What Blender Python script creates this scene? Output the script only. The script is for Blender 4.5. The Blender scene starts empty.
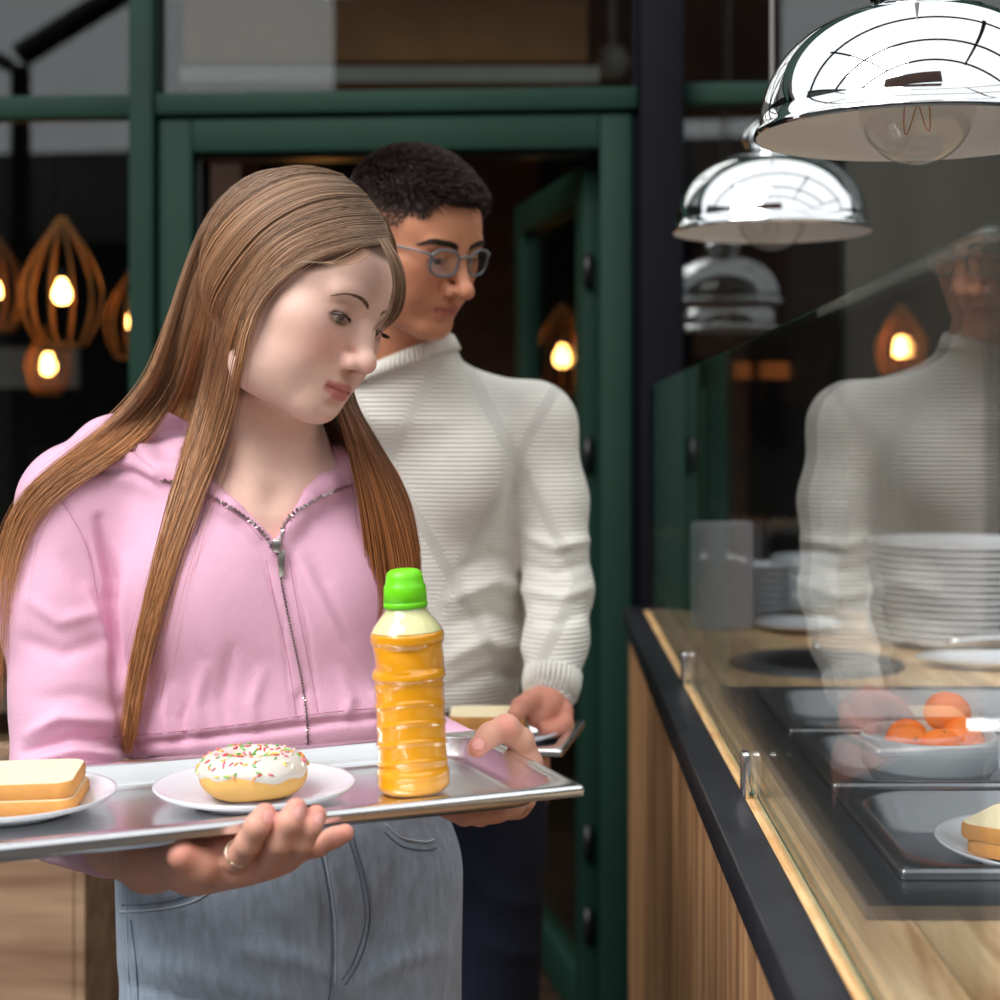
import bpy, math, random
import numpy as np
from mathutils import Vector, Matrix
random.seed(7)
RNG = np.random.default_rng(11)
SC = bpy.context.scene
COL = SC.collection

# ---------------------------------------------------------------- camera
H = 1.30            # eye height of the camera
FPX = 1600.0        # focal length in pixels of a 1000 px frame
CX, CY = 538.0, 415.0
cam_d = bpy.data.cameras.new('camera')
cam = bpy.data.objects.new('camera', cam_d); COL.objects.link(cam)
cam.location = (0, 0, H); cam.rotation_euler = (math.pi/2, 0, 0)
cam_d.sensor_width = 36; cam_d.lens = 57.6
cam_d.shift_x = -0.038; cam_d.shift_y = -0.085
cam_d.dof.use_dof = True; cam_d.dof.focus_distance = 1.46; cam_d.dof.aperture_fstop = 4.6
cam_d.clip_start = 0.05
SC.camera = cam

# ---------------------------------------------------------------- world and exposure
w = bpy.data.worlds.new('overcast_sky'); SC.world = w; w.use_nodes = True
nt = w.node_tree; nt.nodes.clear()
wo = nt.nodes.new('ShaderNodeOutputWorld'); bg = nt.nodes.new('ShaderNodeBackground')
tc = nt.nodes.new('ShaderNodeTexCoord'); sx = nt.nodes.new('ShaderNodeSeparateXYZ')
rp = nt.nodes.new('ShaderNodeValToRGB')
rp.color_ramp.elements[0].position = 0.0; rp.color_ramp.elements[0].color = (.78, .80, .84, 1)
rp.color_ramp.elements[1].position = 0.7; rp.color_ramp.elements[1].color = (.95, .98, 1.0, 1)
nz = nt.nodes.new('ShaderNodeTexNoise'); nz.inputs['Scale'].default_value = 1.7
mx = nt.nodes.new('ShaderNodeMix'); mx.data_type = 'RGBA'; mx.blend_type = 'MULTIPLY'; mx.inputs[0].default_value = .25
nt.links.new(tc.outputs['Generated'], sx.inputs[0]); nt.links.new(sx.outputs['Z'], rp.inputs[0])
nt.links.new(tc.outputs['Generated'], nz.inputs['Vector'])
nt.links.new(rp.outputs[0], mx.inputs[6]); nt.links.new(nz.outputs['Fac'], mx.inputs[7])
nt.links.new(mx.outputs[2], bg.inputs[0]); bg.inputs[1].default_value = 1.42
nt.links.new(bg.outputs[0], wo.inputs[0])
SC.view_settings.view_transform = 'Standard'; SC.view_settings.look = 'None'
SC.view_settings.gamma = 1; SC.view_settings.use_curve_mapping = False
SC.view_settings.exposure = 0.10
SC.cycles.use_denoising = True
SC.cycles.max_bounces = 10; SC.cycles.transparent_max_bounces = 24

def area(name, loc, target, sx, sy, energy, color):
    d = bpy.data.lights.new(name, 'AREA'); d.shape = 'RECTANGLE'; d.size = sx; d.size_y = sy
    d.energy = energy; d.color = color
    o = bpy.data.objects.new(name, d); COL.objects.link(o); o.location = loc
    o.rotation_euler = (Vector(target)-Vector(loc)).to_track_quat('-Z', 'Y').to_euler()
    return o
# added key light, high on the camera's left, to brighten the girl's face
area('added_key_light', (-3.0, -1.6, 5.6), (-.2, 1.6, 1.2), 4.2, 4.2, 500, (1, .98, .96))

# ---------------------------------------------------------------- helpers
def P(px, py, d):
    return Vector(((px-CX)/FPX*d, d, H-(py-CY)/FPX*d))
def PV(px, py, d): return np.array(P(px, py, d))
def proj(V):
    d = np.maximum(V[:, 1], .05)
    return CX+V[:, 0]/d*FPX, CY+(H-V[:, 2])/d*FPX

def tag(o, label=None, cat=None, group=None, kind=None):
    if label: o['label'] = label
    if cat: o['category'] = cat
    if group: o['group'] = group
    if kind: o['kind'] = kind
    return o
def empty(name, loc=(0, 0, 0), label=None, cat=None, group=None, kind=None, parent=None):
    o = bpy.data.objects.new(name, None); COL.objects.link(o); o.location = loc
    o.empty_display_size = .05
    if parent: o.parent = parent
    return tag(o, label, cat, group, kind)
def mk(name, V, F, mat=None, parent=None, smooth=True, keep=False):
    """mesh object from vertex array and face list; world coordinates, re-based on the parent's location"""
    me = bpy.data.meshes.new(name)
    V = np.asarray(V, dtype=np.float32)
    off = np.zeros(3)
    if parent is not None and not keep: off = np.array(root_off(parent))
    V = V-off.astype(np.float32)
    if isinstance(F, np.ndarray):
        nf, k = F.shape
        me.vertices.add(len(V)); me.vertices.foreach_set('co', V.ravel())
        me.loops.add(nf*k); me.loops.foreach_set('vertex_index', F.astype(np.int32).ravel())
        me.polygons.add(nf)
        me.polygons.foreach_set('loop_start', np.arange(0, nf*k, k, dtype=np.int32))
        me.update(calc_edges=True)
    else:
        me.from_pydata([tuple(map(float, v)) for v in V], [], [tuple(map(int, f)) for f in F]); me.update()
    me.polygons.foreach_set('use_smooth', np.full(len(me.polygons), smooth, dtype=bool))
    me.validate()
    o = bpy.data.objects.new(name, me); COL.objects.link(o)
    if parent is not None: o.parent = parent
    if mat: me.materials.append(mat)
    return o
def root_off(p):
    v = Vector((0, 0, 0))
    while p is not None:
        v += Vector(p.location); p = p.parent
    return v
def setcol(o, C, name='tint'):
    a = o.data.color_attributes.new(name, 'FLOAT_COLOR', 'POINT')
    C = np.asarray(C, dtype=np.float32)
    if C.shape[1] == 3: C = np.hstack([C, np.ones((len(C), 1), np.float32)])
    a.data.foreach_set('color', C.ravel())
class MB:
    """collects shapes into one mesh"""
    def __init__(s): s.V = []; s.F = []
    def add(s, V, F):
        n = len(s.V); s.V += [tuple(map(float, v)) for v in V]; s.F += [tuple(int(i)+n for i in f) for f in F]; return s
    def box(s, a, b, rz=0, piv=None, bev=0):
        x0, y0, z0 = a; x1, y1, z1 = b
        if bev:
            V, F = bevbox(a, b, bev)
        else:
            V = [(x0,y0,z0),(x1,y0,z0),(x1,y1,z0),(x0,y1,z0),(x0,y0,z1),(x1,y0,z1),(x1,y1,z1),(x0,y1,z1)]
            F = [(0,3,2,1),(4,5,6,7),(0,1,5,4),(1,2,6,5),(2,3,7,6),(3,0,4,7)]
        if rz:
            c, q = math.cos(rz), math.sin(rz); px, py = piv if piv else ((x0+x1)/2, (y0+y1)/2)
            V = [(px+(x-px)*c-(y-py)*q, py+(x-px)*q+(y-py)*c, z) for x, y, z in V]
        return s.add(V, F)
    def tube(s, pts, r, n=8, cap=True):
        V, F = tubemesh(pts, r, n, cap); return s.add(V, F)
    def lathe(s, prof, c=(0, 0, 0), n=48, M=None):
        V = []; F = []
        for r, z in prof:
            for i in range(n):
                a = 2*math.pi*i/n; p = Vector((r*math.cos(a), r*math.sin(a), z))
                if M is not None: p = M @ p
                V.append((p[0]+c[0], p[1]+c[1], p[2]+c[2]))
        for j in range(len(prof)-1):
            for i in range(n):
                F.append((j*n+i, j*n+(i+1) % n, (j+1)*n+(i+1) % n, (j+1)*n+i))
        if prof[0][0] > 1e-5: pass
        return s.add(V, F)
    def build(s, name, mat=None, parent=None, smooth=False):
        o = mk(name, np.array(s.V), s.F, mat, parent, smooth)
        return o
def bevbox(a, b, r):
    import bmesh
    bm = bmesh.new(); bmesh.ops.create_cube(bm, size=1)
    for v in bm.verts:
        v.co = Vector(((a[0]+b[0])/2+v.co.x*(b[0]-a[0]), (a[1]+b[1])/2+v.co.y*(b[1]-a[1]), (a[2]+b[2])/2+v.co.z*(b[2]-a[2])))
    bmesh.ops.bevel(bm, geom=bm.edges[:], offset=r, segments=2, profile=.5, affect='EDGES')
    bm.verts.index_update(); V = [tuple(v.co) for v in bm.verts]; F = [[v.index for v in f.verts] for f in bm.faces]; bm.free()
    return V, F
def tubemesh(pts, r, n=8, cap=True):
    pts = [Vector(p) for p in pts]; m = len(pts)
    rs = r if isinstance(r, (list, tuple)) else [r]*m
    V = []; F = []; up = None
    for i, p in enumerate(pts):
        t = (pts[min(i+1, m-1)]-pts[max(i-1, 0)])
        if t.length < 1e-9: t = Vector((0, 0, 1))
        t.normalize()
        if up is None:
            up = t.orthogonal().normalized()
        up = (up-t*up.dot(t))
        if up.length < 1e-6: up = t.orthogonal()
        up.normalize(); sd = t.cross(up)
        for k in range(n):
            a = 2*math.pi*k/n; V.append(p+(up*math.cos(a)+sd*math.sin(a))*rs[i])
    for i in range(m-1):
        for k in range(n):
            F.append((i*n+k, i*n+(k+1) % n, (i+1)*n+(k+1) % n, (i+1)*n+k))
    if cap:
        F.append(tuple(range(n))[::-1]); F.append(tuple((m-1)*n+k for k in range(n)))
    return V, F
def spline(pts, n):
    """Catmull-Rom through points, n samples"""
    P_ = np.array([np.array(p, float) for p in pts]); m = len(P_)
    E = np.vstack([2*P_[0]-P_[1], P_, 2*P_[-1]-P_[-2]])
    t = np.linspace(0, m-1-1e-9, n); i = np.floor(t).astype(int); u = (t-i)[:, None]
    a, b, c, d = E[i], E[i+1], E[i+2], E[i+3]
    return .5*((2*b)+(-a+c)*u+(2*a-5*b+4*c-d)*u*u+(-a+3*b-3*c+d)*u**3)

# ---------------------------------------------------------------- materials
def srgb(r, g, b):
    f = lambda c: (c/255/12.92) if c/255 <= .04045 else ((c/255+.055)/1.055)**2.4
    return (f(r), f(g), f(b), 1)
MATS = {}
def mat(name, col=(.5, .5, .5, 1), rough=.5, metal=0, noise=None, bump=None, spec=.5, attr=None, **kw):
    """noise=(scale, amount, stretch) varies the colour; bump=(scale, strength, stretch)"""
    m = bpy.data.materials.new(name); m.use_nodes = True; N = m.node_tree.nodes; L = m.node_tree.links
    b = N['Principled BSDF']; b.inputs['Base Color'].default_value = col
    b.inputs['Roughness'].default_value = rough; b.inputs['Metallic'].default_value = metal
    b.inputs['Specular IOR Level'].default_value = spec
    for k, v in kw.items(): b.inputs[k.replace('_', ' ')].default_value = v
    src = None
    if attr:
        at = N.new('ShaderNodeAttribute'); at.attribute_name = attr; src = at.outputs['Color']
    if noise:
        t = N.new('ShaderNodeTexCoord'); mp = N.new('ShaderNodeMapping'); mp.inputs['Scale'].default_value = noise[2] if len(noise) > 2 else (1, 1, 1)
        n = N.new('ShaderNodeTexNoise'); n.inputs['Scale'].default_value = noise[0]; n.inputs['Detail'].default_value = 5
        L.new(t.outputs['Object'], mp.inputs[0]); L.new(mp.outputs[0], n.inputs['Vector'])
        mr = N.new('ShaderNodeMapRange'); mr.inputs[1].default_value = .3; mr.inputs[2].default_value = .7
        mr.inputs[3].default_value = 1-noise[1]; mr.inputs[4].default_value = 1+noise[1]
        L.new(n.outputs['Fac'], mr.inputs[0])
        mxx = N.new('ShaderNodeVectorMath'); mxx.operation = 'SCALE'
        if src is None: mxx.inputs[0].default_value = col[:3]
        else: L.new(src, mxx.inputs[0])
        L.new(mr.outputs[0], mxx.inputs['Scale']); src = mxx.outputs[0]
    if src is not None: L.new(src, b.inputs['Base Color'])
    if bump:
        t = N.new('ShaderNodeTexCoord'); mp = N.new('ShaderNodeMapping'); mp.inputs['Scale'].default_value = bump[2] if len(bump) > 2 else (1, 1, 1)
        n = N.new('ShaderNodeTexNoise'); n.inputs['Scale'].default_value = bump[0]; n.inputs['Detail'].default_value = 4
        bp = N.new('ShaderNodeBump'); bp.inputs['Strength'].default_value = bump[1]; bp.inputs['Distance'].default_value = .002
        L.new(t.outputs['Object'], mp.inputs[0]); L.new(mp.outputs[0], n.inputs['Vector'])
        L.new(n.outputs['Fac'], bp.inputs['Height']); L.new(bp.outputs[0], b.inputs['Normal'])
    MATS[name] = m; return m
def wood(name, dark, light, scale=6, stretch=(1, 1, 12), rough=.55, plank=None, axis='X', plank_dark=.25):
    m = mat(name, light, rough); N = m.node_tree.nodes; L = m.node_tree.links; b = N['Principled BSDF']
    t = N.new('ShaderNodeTexCoord'); mp = N.new('ShaderNodeMapping'); mp.inputs['Scale'].default_value = stretch
    n = N.new('ShaderNodeTexNoise'); n.inputs['Scale'].default_value = scale; n.inputs['Detail'].default_value = 8; n.inputs['Distortion'].default_value = .6
    r = N.new('ShaderNodeValToRGB'); r.color_ramp.elements[0].color = dark; r.color_ramp.elements[1].color = light
    r.color_ramp.elements[0].position = .32; r.color_ramp.elements[1].position = .66
    L.new(t.outputs['Object'], mp.inputs[0]); L.new(mp.outputs[0], n.inputs['Vector']); L.new(n.outputs['Fac'], r.inputs[0])
    src = r.outputs[0]
    if plank:
        sp = N.new('ShaderNodeSeparateXYZ'); L.new(t.outputs['Object'], sp.inputs[0])
        mt = N.new('ShaderNodeMath'); mt.operation = 'DIVIDE'; mt.inputs[1].default_value = plank; L.new(sp.outputs[axis], mt.inputs[0])
        fl = N.new('ShaderNodeMath'); fl.operation = 'FLOOR'; L.new(mt.outputs[0], fl.inputs[0])
        wn = N.new('ShaderNodeTexWhiteNoise'); wn.noise_dimensions = '1D'; L.new(fl.outputs[0], wn.inputs['W'])
        mr = N.new('ShaderNodeMapRange'); mr.inputs[3].default_value = 1-plank_dark; mr.inputs[4].default_value = 1+plank_dark; L.new(wn.outputs['Value'], mr.inputs[0])
        fr = N.new('ShaderNodeMath'); fr.operation = 'FRACT'; L.new(mt.outputs[0], fr.inputs[0])
        gp = N.new('ShaderNodeMath'); gp.operation = 'GREATER_THAN'; gp.inputs[1].default_value = .02; L.new(fr.outputs[0], gp.inputs[0])
        g2 = N.new('ShaderNodeMapRange'); g2.inputs[3].default_value = .45; g2.inputs[4].default_value = 1; L.new(gp.outputs[0], g2.inputs[0])
        mm = N.new('ShaderNodeMath'); mm.operation = 'MULTIPLY'; L.new(mr.outputs[0], mm.inputs[0]); L.new(g2.outputs[0], mm.inputs[1])
        vs = N.new('ShaderNodeVectorMath'); vs.operation = 'SCALE'; L.new(src, vs.inputs[0]); L.new(mm.outputs[0], vs.inputs['Scale']); src = vs.outputs[0]
        cb = N.new('ShaderNodeVectorMath'); cb.operation = 'MULTIPLY_ADD'
    L.new(src, b.inputs['Base Color'])
    return m
def glassmat(name, tint=(1, 1, 1, 1), f0=.04, rough=0.0, dirt=0.0):
    """a clear pane: transparent body and Schlick reflection on each face"""
    m = bpy.data.materials.new(name); m.use_nodes = True; N = m.node_tree.nodes; L = m.node_tree.links; N.clear()
    o = N.new('ShaderNodeOutputMaterial'); tr = N.new('ShaderNodeBsdfTransparent'); gl = N.new('ShaderNodeBsdfGlossy')
    tr.inputs[0].default_value = tint; gl.inputs['Roughness'].default_value = rough; gl.inputs[0].default_value = (1, 1, 1, 1)
    g = N.new('ShaderNodeNewGeometry'); dt = N.new('ShaderNodeVectorMath'); dt.operation = 'DOT_PRODUCT'
    L.new(g.outputs['Incoming'], dt.inputs[0]); L.new(g.outputs['Normal'], dt.inputs[1])
    ab = N.new('ShaderNodeMath'); ab.operation = 'ABSOLUTE'; L.new(dt.outputs['Value'], ab.inputs[0])
    om = N.new('ShaderNodeMath'); om.operation = 'SUBTRACT'; om.inputs[0].default_value = 1; L.new(ab.outputs[0], om.inputs[1])
    pw = N.new('ShaderNodeMath'); pw.operation = 'POWER'; pw.inputs[1].default_value = 5; L.new(om.outputs[0], pw.inputs[0])
    ma = N.new('ShaderNodeMath'); ma.operation = 'MULTIPLY_ADD'; ma.inputs[1].default_value = 1-f0; ma.inputs[2].default_value = f0; L.new(pw.outputs[0], ma.inputs[0])
    mi = N.new('ShaderNodeMixShader'); L.new(ma.outputs[0], mi.inputs[0]); L.new(tr.outputs[0], mi.inputs[1]); L.new(gl.outputs[0], mi.inputs[2])
    L.new(mi.outputs[0], o.inputs[0]); MATS[name] = m; return m
def emit(name, col, strength):
    m = mat(name, col, .5); b = m.node_tree.nodes['Principled BSDF']
    b.inputs['Emission Color'].default_value = col; b.inputs['Emission Strength'].default_value = strength
    return m

M_green = mat('green_frame_paint', srgb(20, 50, 40), .65, spec=.2, noise=(3, .12))
M_navy = mat('navy_steel_paint', srgb(10, 11, 19), .7, spec=.12, noise=(4, .1))
M_pane = glassmat('window_glass', (.80, .84, .82, 1), .07)
M_guard = glassmat('screen_glass', (.985, .995, .99, 1))
M_gedge = mat('glass_edge', srgb(50, 110, 90), .15, spec=.8)
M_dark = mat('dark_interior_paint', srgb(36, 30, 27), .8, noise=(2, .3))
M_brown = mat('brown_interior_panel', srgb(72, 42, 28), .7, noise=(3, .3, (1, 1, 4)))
M_pave = mat('grey_paving', srgb(66, 63, 60), .85, noise=(9, .18), bump=(60, .4))
M_render = mat('grey_building_render', srgb(70, 70, 68), .85, noise=(1.2, .35))
M_olive = mat('olive_grey_plaster', srgb(50, 49, 43), .85, noise=(2.2, .25, (3, 3, .6)))
M_blackmetal = mat('black_rail_steel', srgb(46, 47, 52), .36, metal=.35, noise=(14, .25), bump=(40, .25))
M_steel = mat('stainless_steel', (.76, .76, .77, 1), .24, metal=1, noise=(7, .08), bump=(18, .10, (1, 12, 1)))
M_steeldk = mat('brushed_dark_steel', (.30, .31, .33, 1), .34, metal=1, noise=(8, .12), bump=(20, .15, (1, 10, 1)))
M_chrome = mat('chrome', (.86, .87, .88, 1), .035, metal=1)
M_white = mat('white_porcelain', srgb(216, 219, 224), .16, **{'Coat_Weight': .4})
M_whitein = mat('white_enamel', srgb(225, 228, 232), .5)
M_clad = wood('oak_cladding', srgb(128, 84, 50), srgb(206, 158, 112), 3.2, (9, 9, .55), .55, plank=.085, axis='Y', plank_dark=.16)
M_top = wood('oiled_worktop', srgb(176, 134, 90), srgb(238, 206, 160), 5, (9, .8, 9), .38, plank=.07, axis='X', plank_dark=.22)
M_strip = wood('pale_edge_wood', srgb(206, 150, 92), srgb(238, 200, 146), 14, (12, 1, 12), .5)
M_cab = wood('greige_wood', srgb(136, 104, 80), srgb(186, 152, 122), 3.5, (.7, 6, 6), .6)
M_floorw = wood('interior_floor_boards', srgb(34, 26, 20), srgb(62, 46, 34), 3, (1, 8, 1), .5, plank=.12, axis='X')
M_board = mat('pale_board', srgb(150, 150, 152), .6, noise=(2, .2))
M_cable = mat('pale_cable', srgb(190, 190, 190), .4)
M_blk = mat('black_plastic', srgb(22, 22, 24), .4)
M_bulb = emit('warm_bulb', (1.0, .46, .12, 1), 30)
M_cage = mat('bamboo_lamp_rib', srgb(190, 120, 60), .6)

# ---------------------------------------------------------------- ground and surroundings
def struct(o, label=None):
    o['kind'] = 'structure'
    if label: o['label'] = label
    return o
FA = math.atan2(-.0685, 1)      # facade turns slightly towards the camera at the right
def FY(px): return (3.21+.2046*.0685)/(1+.0685*(px-CX)/FPX)
def FP(px):
    y = FY(px); return ((px-CX)/FPX*y, y)
def fbox(mb, px0, px1, z0, z1, near, far, bev=.004):
    """box whose front lies in the facade line (near<0 stands proud)"""
    x0, y0 = FP(px0); x1, y1 = FP(px1); L_ = math.hypot(x1-x0, y1-y0)
    V, F = bevbox((0, near, z0), (L_, far, z1), bev)
    c, s = math.cos(FA), math.sin(FA)
    mb.add([(x0+x*c-y*s, y0+x*s+y*c, z) for x, y, z in V], F)
    return mb
struct(MB().box((-14, -14, -.06), (14, 3.2, 0)).build('floor', M_pave), 'grey paved ground in front of the glass facade')
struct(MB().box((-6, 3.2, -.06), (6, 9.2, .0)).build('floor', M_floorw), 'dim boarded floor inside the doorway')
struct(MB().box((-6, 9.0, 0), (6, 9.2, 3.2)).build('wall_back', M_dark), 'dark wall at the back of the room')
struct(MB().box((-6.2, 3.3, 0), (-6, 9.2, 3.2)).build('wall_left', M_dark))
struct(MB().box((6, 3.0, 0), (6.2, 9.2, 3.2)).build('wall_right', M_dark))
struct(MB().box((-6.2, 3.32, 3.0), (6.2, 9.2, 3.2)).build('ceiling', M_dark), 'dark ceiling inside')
# building across the street, mirrored in the windows and the lamps
ob = MB().box((-12, -9.4, 0), (12, -8.6, 3.9))
opp = struct(ob.build('wall_opposite', M_render), 'grey building across the street')
for i in range(7):
    q = MB().box((-9.6+i*2.9, -8.62, 1.0), (-8.0+i*2.9, -8.55, 3.0)).build('window_opening', M_navy, opp)
struct(MB().box((-9.4, -8.5, 0), (-9.0, 3.1, 5.6)).build('wall_street_left', M_render), 'grey building at the left end of the street')
struct(MB().box((3.6, -4.0, 0), (3.8, 3.1, 2.5)).build('wall_shade_right', M_olive), 'dark unseen wall added behind the counter to cut the light')  # unseen wall added to cut light from the right and darken lamp reflections
# arched steel canopy over the terrace, mirrored in the chrome lamps
for k in range(3):
    yy = 1.9-k*1.5
    pts = [(x, yy, 3.09+1.15*math.cos(x/3.2*math.pi/2)) for x in np.linspace(-3.2, 3.2, 25)]
    tag(MB().tube(pts, .065, 6).build('canopy_arch', M_navy), ('dark steel arch of the terrace canopy nearest the facade', 'middle dark steel arch of the terrace canopy', 'dark steel arch of the terrace canopy nearest the street')[k], 'canopy arch', 'arches of the terrace canopy')
for x, wh_ in ((-3.36, 'far left'), (-1.6, 'left middle'), (1.6, 'right middle'), (3.36, 'far right')):
    z = 3.0+1.15*math.cos(x/3.2*math.pi/2)
    z += .185; tag(MB().tube([(x, 2.1, z), (x, -1.3, z)], .04, 6).build('canopy_purlin', M_navy), 'dark steel rail running along the %s of the terrace canopy' % wh_, 'canopy rail', 'rails of the terrace canopy')
for x in (-3.2, 3.2):
    for yy in (-1.1, 1.9):
        tag(MB().tube([(x, yy, 0), (x, yy, 3.035)], .05, 6).build('canopy_post', M_navy), 'dark steel post carrying the %s %s corner of the terrace canopy' % ('street' if yy < 0 else 'facade', 'left' if x < 0 else 'right'), 'canopy post', 'posts of the terrace canopy')

tag(MB().box((-1.62, -1.30, 2.72), (.55, -1.18, 3.35), bev=.01).build('reflection_board', M_brown), 'unseen brown board added to darken the fanlight reflection', 'reflected board')  # unseen board, added only so the fanlight panes mirror something dark
# ---------------------------------------------------------------- facade: frames and glass
Zb0, Zb1 = 1.909, 1.956     # transom bar
ZT = 2.75
def trim(n, mb, m, lab): return struct(mb.build('trim_%d' % n, m, None, True), lab)
def T(): return MB()
trim(1, fbox(T(), 133, 157, 0, ZT, -.03, .06), M_green, 'green mullion left of the doorway')
m2 = T(); fbox(m2, -900, 132.5, Zb0, Zb1, -.01, .05); trim(2, m2, M_green, 'green transom bar over the left window')
m2 = T(); fbox(m2, 157.5, 638, Zb0+.002, Zb1, -.02, .05); fbox(m2, 157.5, 638, Zb0-.010, Zb0+.0, .01, .05, .001); trim(3, m2, M_green, 'green transom bar over the doorway')
m2 = T(); fbox(m2, 683.5, 1900, Zb0+.012, Zb1+.008, -.01, .05); trim(4, m2, M_green, 'green transom bar right of the navy column')
trim(5, fbox(T(), 640, 683, 0, ZT, -.06, .10), M_navy, 'navy steel column at the end of the counter')
m2 = T(); fbox(m2, 632.5, 639.5, 0, ZT, .0, .06); trim(6, m2, M_navy, 'dark joint between doorway and navy column')
# door frame (fixed)
df = T()
fbox(df, 160, 193, 0, 1.903, -.01, .07); fbox(df, 193.2, 599.8, 1.835, 1.903, -.01, .07); fbox(df, 600, 632, 0, 1.903, -.01, .07)
door = struct(df.build('door_1', M_green, None, True), 'green frame of the open doorway')
m2 = T(); fbox(m2, 193.2, 199, 0, 1.834, .02, .09); fbox(m2, 199, 590, 1.827, 1.834, .02, .09, .001); m2.build('door_seal', M_blk, door)
# opened leaf, swung inwards from the right jamb
hx, hy = FP(597); hy += .09
lfx, lfy = -.035, 4.02
lv = Vector((lfx-hx, lfy-hy, 0)); LL = lv.length; la = math.atan2(lv.y, lv.x)
def leafbox(a0, a1, z0, z1, th, bev=.003):
    V, F = bevbox((a0, -th/2, z0), (a1, th/2, z1), bev); c, s = math.cos(la), math.sin(la)
    return [(hx+x*c-y*s, hy+x*s+y*c, z) for x, y, z in V], F
lf = T()
for q in ((0, .075, .02, 1.82), (LL-.075, LL, .02, 1.82), (.075, LL-.075, 1.745, 1.82), (.075, LL-.075, .02, .12)):
    lf.add(*leafbox(*q, .05))
leaf = struct(lf.build('door_2', M_green, None, True), 'open green door leaf swung into the room')
g = T(); g.add(*leafbox(.075, LL-.075, .12, 1.745, .008, .001)); g.build('door_pane', M_pane, leaf)
for z in (.25, .42, 1.22, 1.60):
    g = T(); g.tube([(hx-.016, hy-.012, z-.035), (hx-.016, hy-.012, z+.035)], .009, 10); g.build('hinge', M_blk, leaf, True)
g = T(); g.tube([(hx+lv.x*.9-.03, hy+lv.y*.9, .95), (hx+lv.x*.9-.05, hy+lv.y*.9, .95), (hx+lv.x*.9-.05, hy+lv.y*.9-.12, .95)], .009, 8); g.build('door_handle', M_steel, leaf, True)
# threshold
struct(fbox(T(), 193, 600, 0, .018, .0, .34).build('trim_7', M_floorw), 'boarded threshold of the doorway')
def pane(n, px0, px1, z0, z1, lab, gm=M_pane):
    wroot = struct(fbox(T(), px0, px1, z0, z1, .012, .018, .0005).build('window_%d' % n, gm), lab); return wroot
pane(1, -700, 132.8, .62, 1.908, 'large dark window left of the doorway')
pane(2, -700, 132.8, 1.957, 2.75, 'upper window above the left window')
pane(3, 157.2, 632, 1.957, 2.75, 'fanlight above the doorway')
pane(4, 684, 846, .0, 1.92, 'dark window right of the navy column')
pane(5, 684, 1900, 1.965, 2.75, 'upper window right of the navy column')
struct(fbox(T(), -900, 1900, 2.75, 3.3, -.03, .12).build('wall_upper', M_green), 'green fascia over the windows')
# low clad wall under the left window and closed wall at the right
struct(fbox(T(), -900, 132.6, 0, .62, .0, .1).build('wall_low', M_cab), 'wood-clad low wall under the left window')
struct(fbox(T(), 846, 2100, 0, 1.92, -.005, .12).build('wall_front', M_olive), 'olive grey wall right of the dark window')

# ---------------------------------------------------------------- inside the room
def pendant(px, py, d, wpx, label, bulb_r=.024, n=12, hide=False):
    c = P(px, py, d); R = wpx/2/FPX*d; hh = R*1.25
    root = empty('pendant_lamp', (c.x, c.y, c.z), label, 'pendant lamp', 'slatted pendant lamps inside the room')
    b = MB().lathe([(0.0005, -bulb_r*1.1), (bulb_r*.6, -bulb_r*.95), (bulb_r, -bulb_r*.3), (bulb_r*.9, bulb_r*.4), (bulb_r*.5, bulb_r*1.2), (bulb_r*.4, bulb_r*1.6)], c, 20)
    b.build('bulb', M_bulb, root, True)
    MB().lathe([(bulb_r*.5, bulb_r*1.62), (bulb_r*.55, bulb_r*2.6), (.001, bulb_r*2.7)], c, 12).build('socket', M_blk, root, True)
    for k in range(n):
        a = 2*math.pi*k/n; pts = []
        for t in np.linspace(0, 1, 13):
            z = hh*1.5-t*hh*2.5
            rr = R*(.08+.92*math.sin(min(1, t/.62)*math.pi/2)**1.15) if t < .62 else R*(1-.42*((t-.62)/.38)**1.8)
            pts.append((c.x+rr*math.cos(a), c.y+rr*math.sin(a), c.z+z))
        MB().tube(pts, .0034, 4).build('rib', M_cage, root, True)
    MB().tube([(c.x+R*.58*math.cos(a), c.y+R*.58*math.sin(a), c.z-hh*1.0) for a in np.linspace(0, 2*math.pi, 25)], .005, 5).build('base_ring', M_cage, root, True)
    MB().tube([(c.x, c.y, c.z+hh*1.45), (c.x, c.y, 3.0)], .003, 5).build('cord', M_blk, root, True)
    return root
pendant(62, 294, 4.15, 82, 'large slatted pendant lamp glowing behind the left window')
pendant(48, 366, 6.2, 44, 'small slatted pendant lamp low behind the left window', .030)
pendant(134, 322, 4.9, 58, 'slatted pendant lamp half hidden behind the green mullion')
pendant(-4, 292, 5.2, 60, 'slatted pendant lamp cut by the left edge of the picture', .02)
pendant(562, 358, 4.9, 58, 'slatted pendant lamp glowing in the open doorway', .026)
pendant(322, 349, 4.6, 48, 'slatted pendant lamp deep in the room behind the girl, mirrored in the counter screen', .022)
def tbl(px, py, d, w_, dp, lab):
    c = P(px, py, d); root = empty('table', (c.x, c.y, 0), lab, 'table')
    MB().box((c.x-w_/2, d-dp/2, .72), (c.x+w_/2, d+dp/2, .75), bev=.004).build('table_top', M_cab, root)
    for a in (-1, 1):
        for b in (-1, 1):
            MB().box((c.x+a*(w_/2-.05)-.02, d+b*(dp/2-.05)-.02, 0), (c.x+a*(w_/2-.05)+.02, d+b*(dp/2-.05)+.02, .72)).build('leg', M_blk, root)
tbl(40, 500, 5.0, 1.2, .7, 'dim table standing inside behind the left window')
c = P(20, 368, 7.2); tag(MB().box((c.x-.30, 7.18, c.z-.09), (c.x+.27, 7.22, c.z+.09)).build('wall_board', M_board), 'pale board hanging deep inside behind the left window', 'board')
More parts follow.
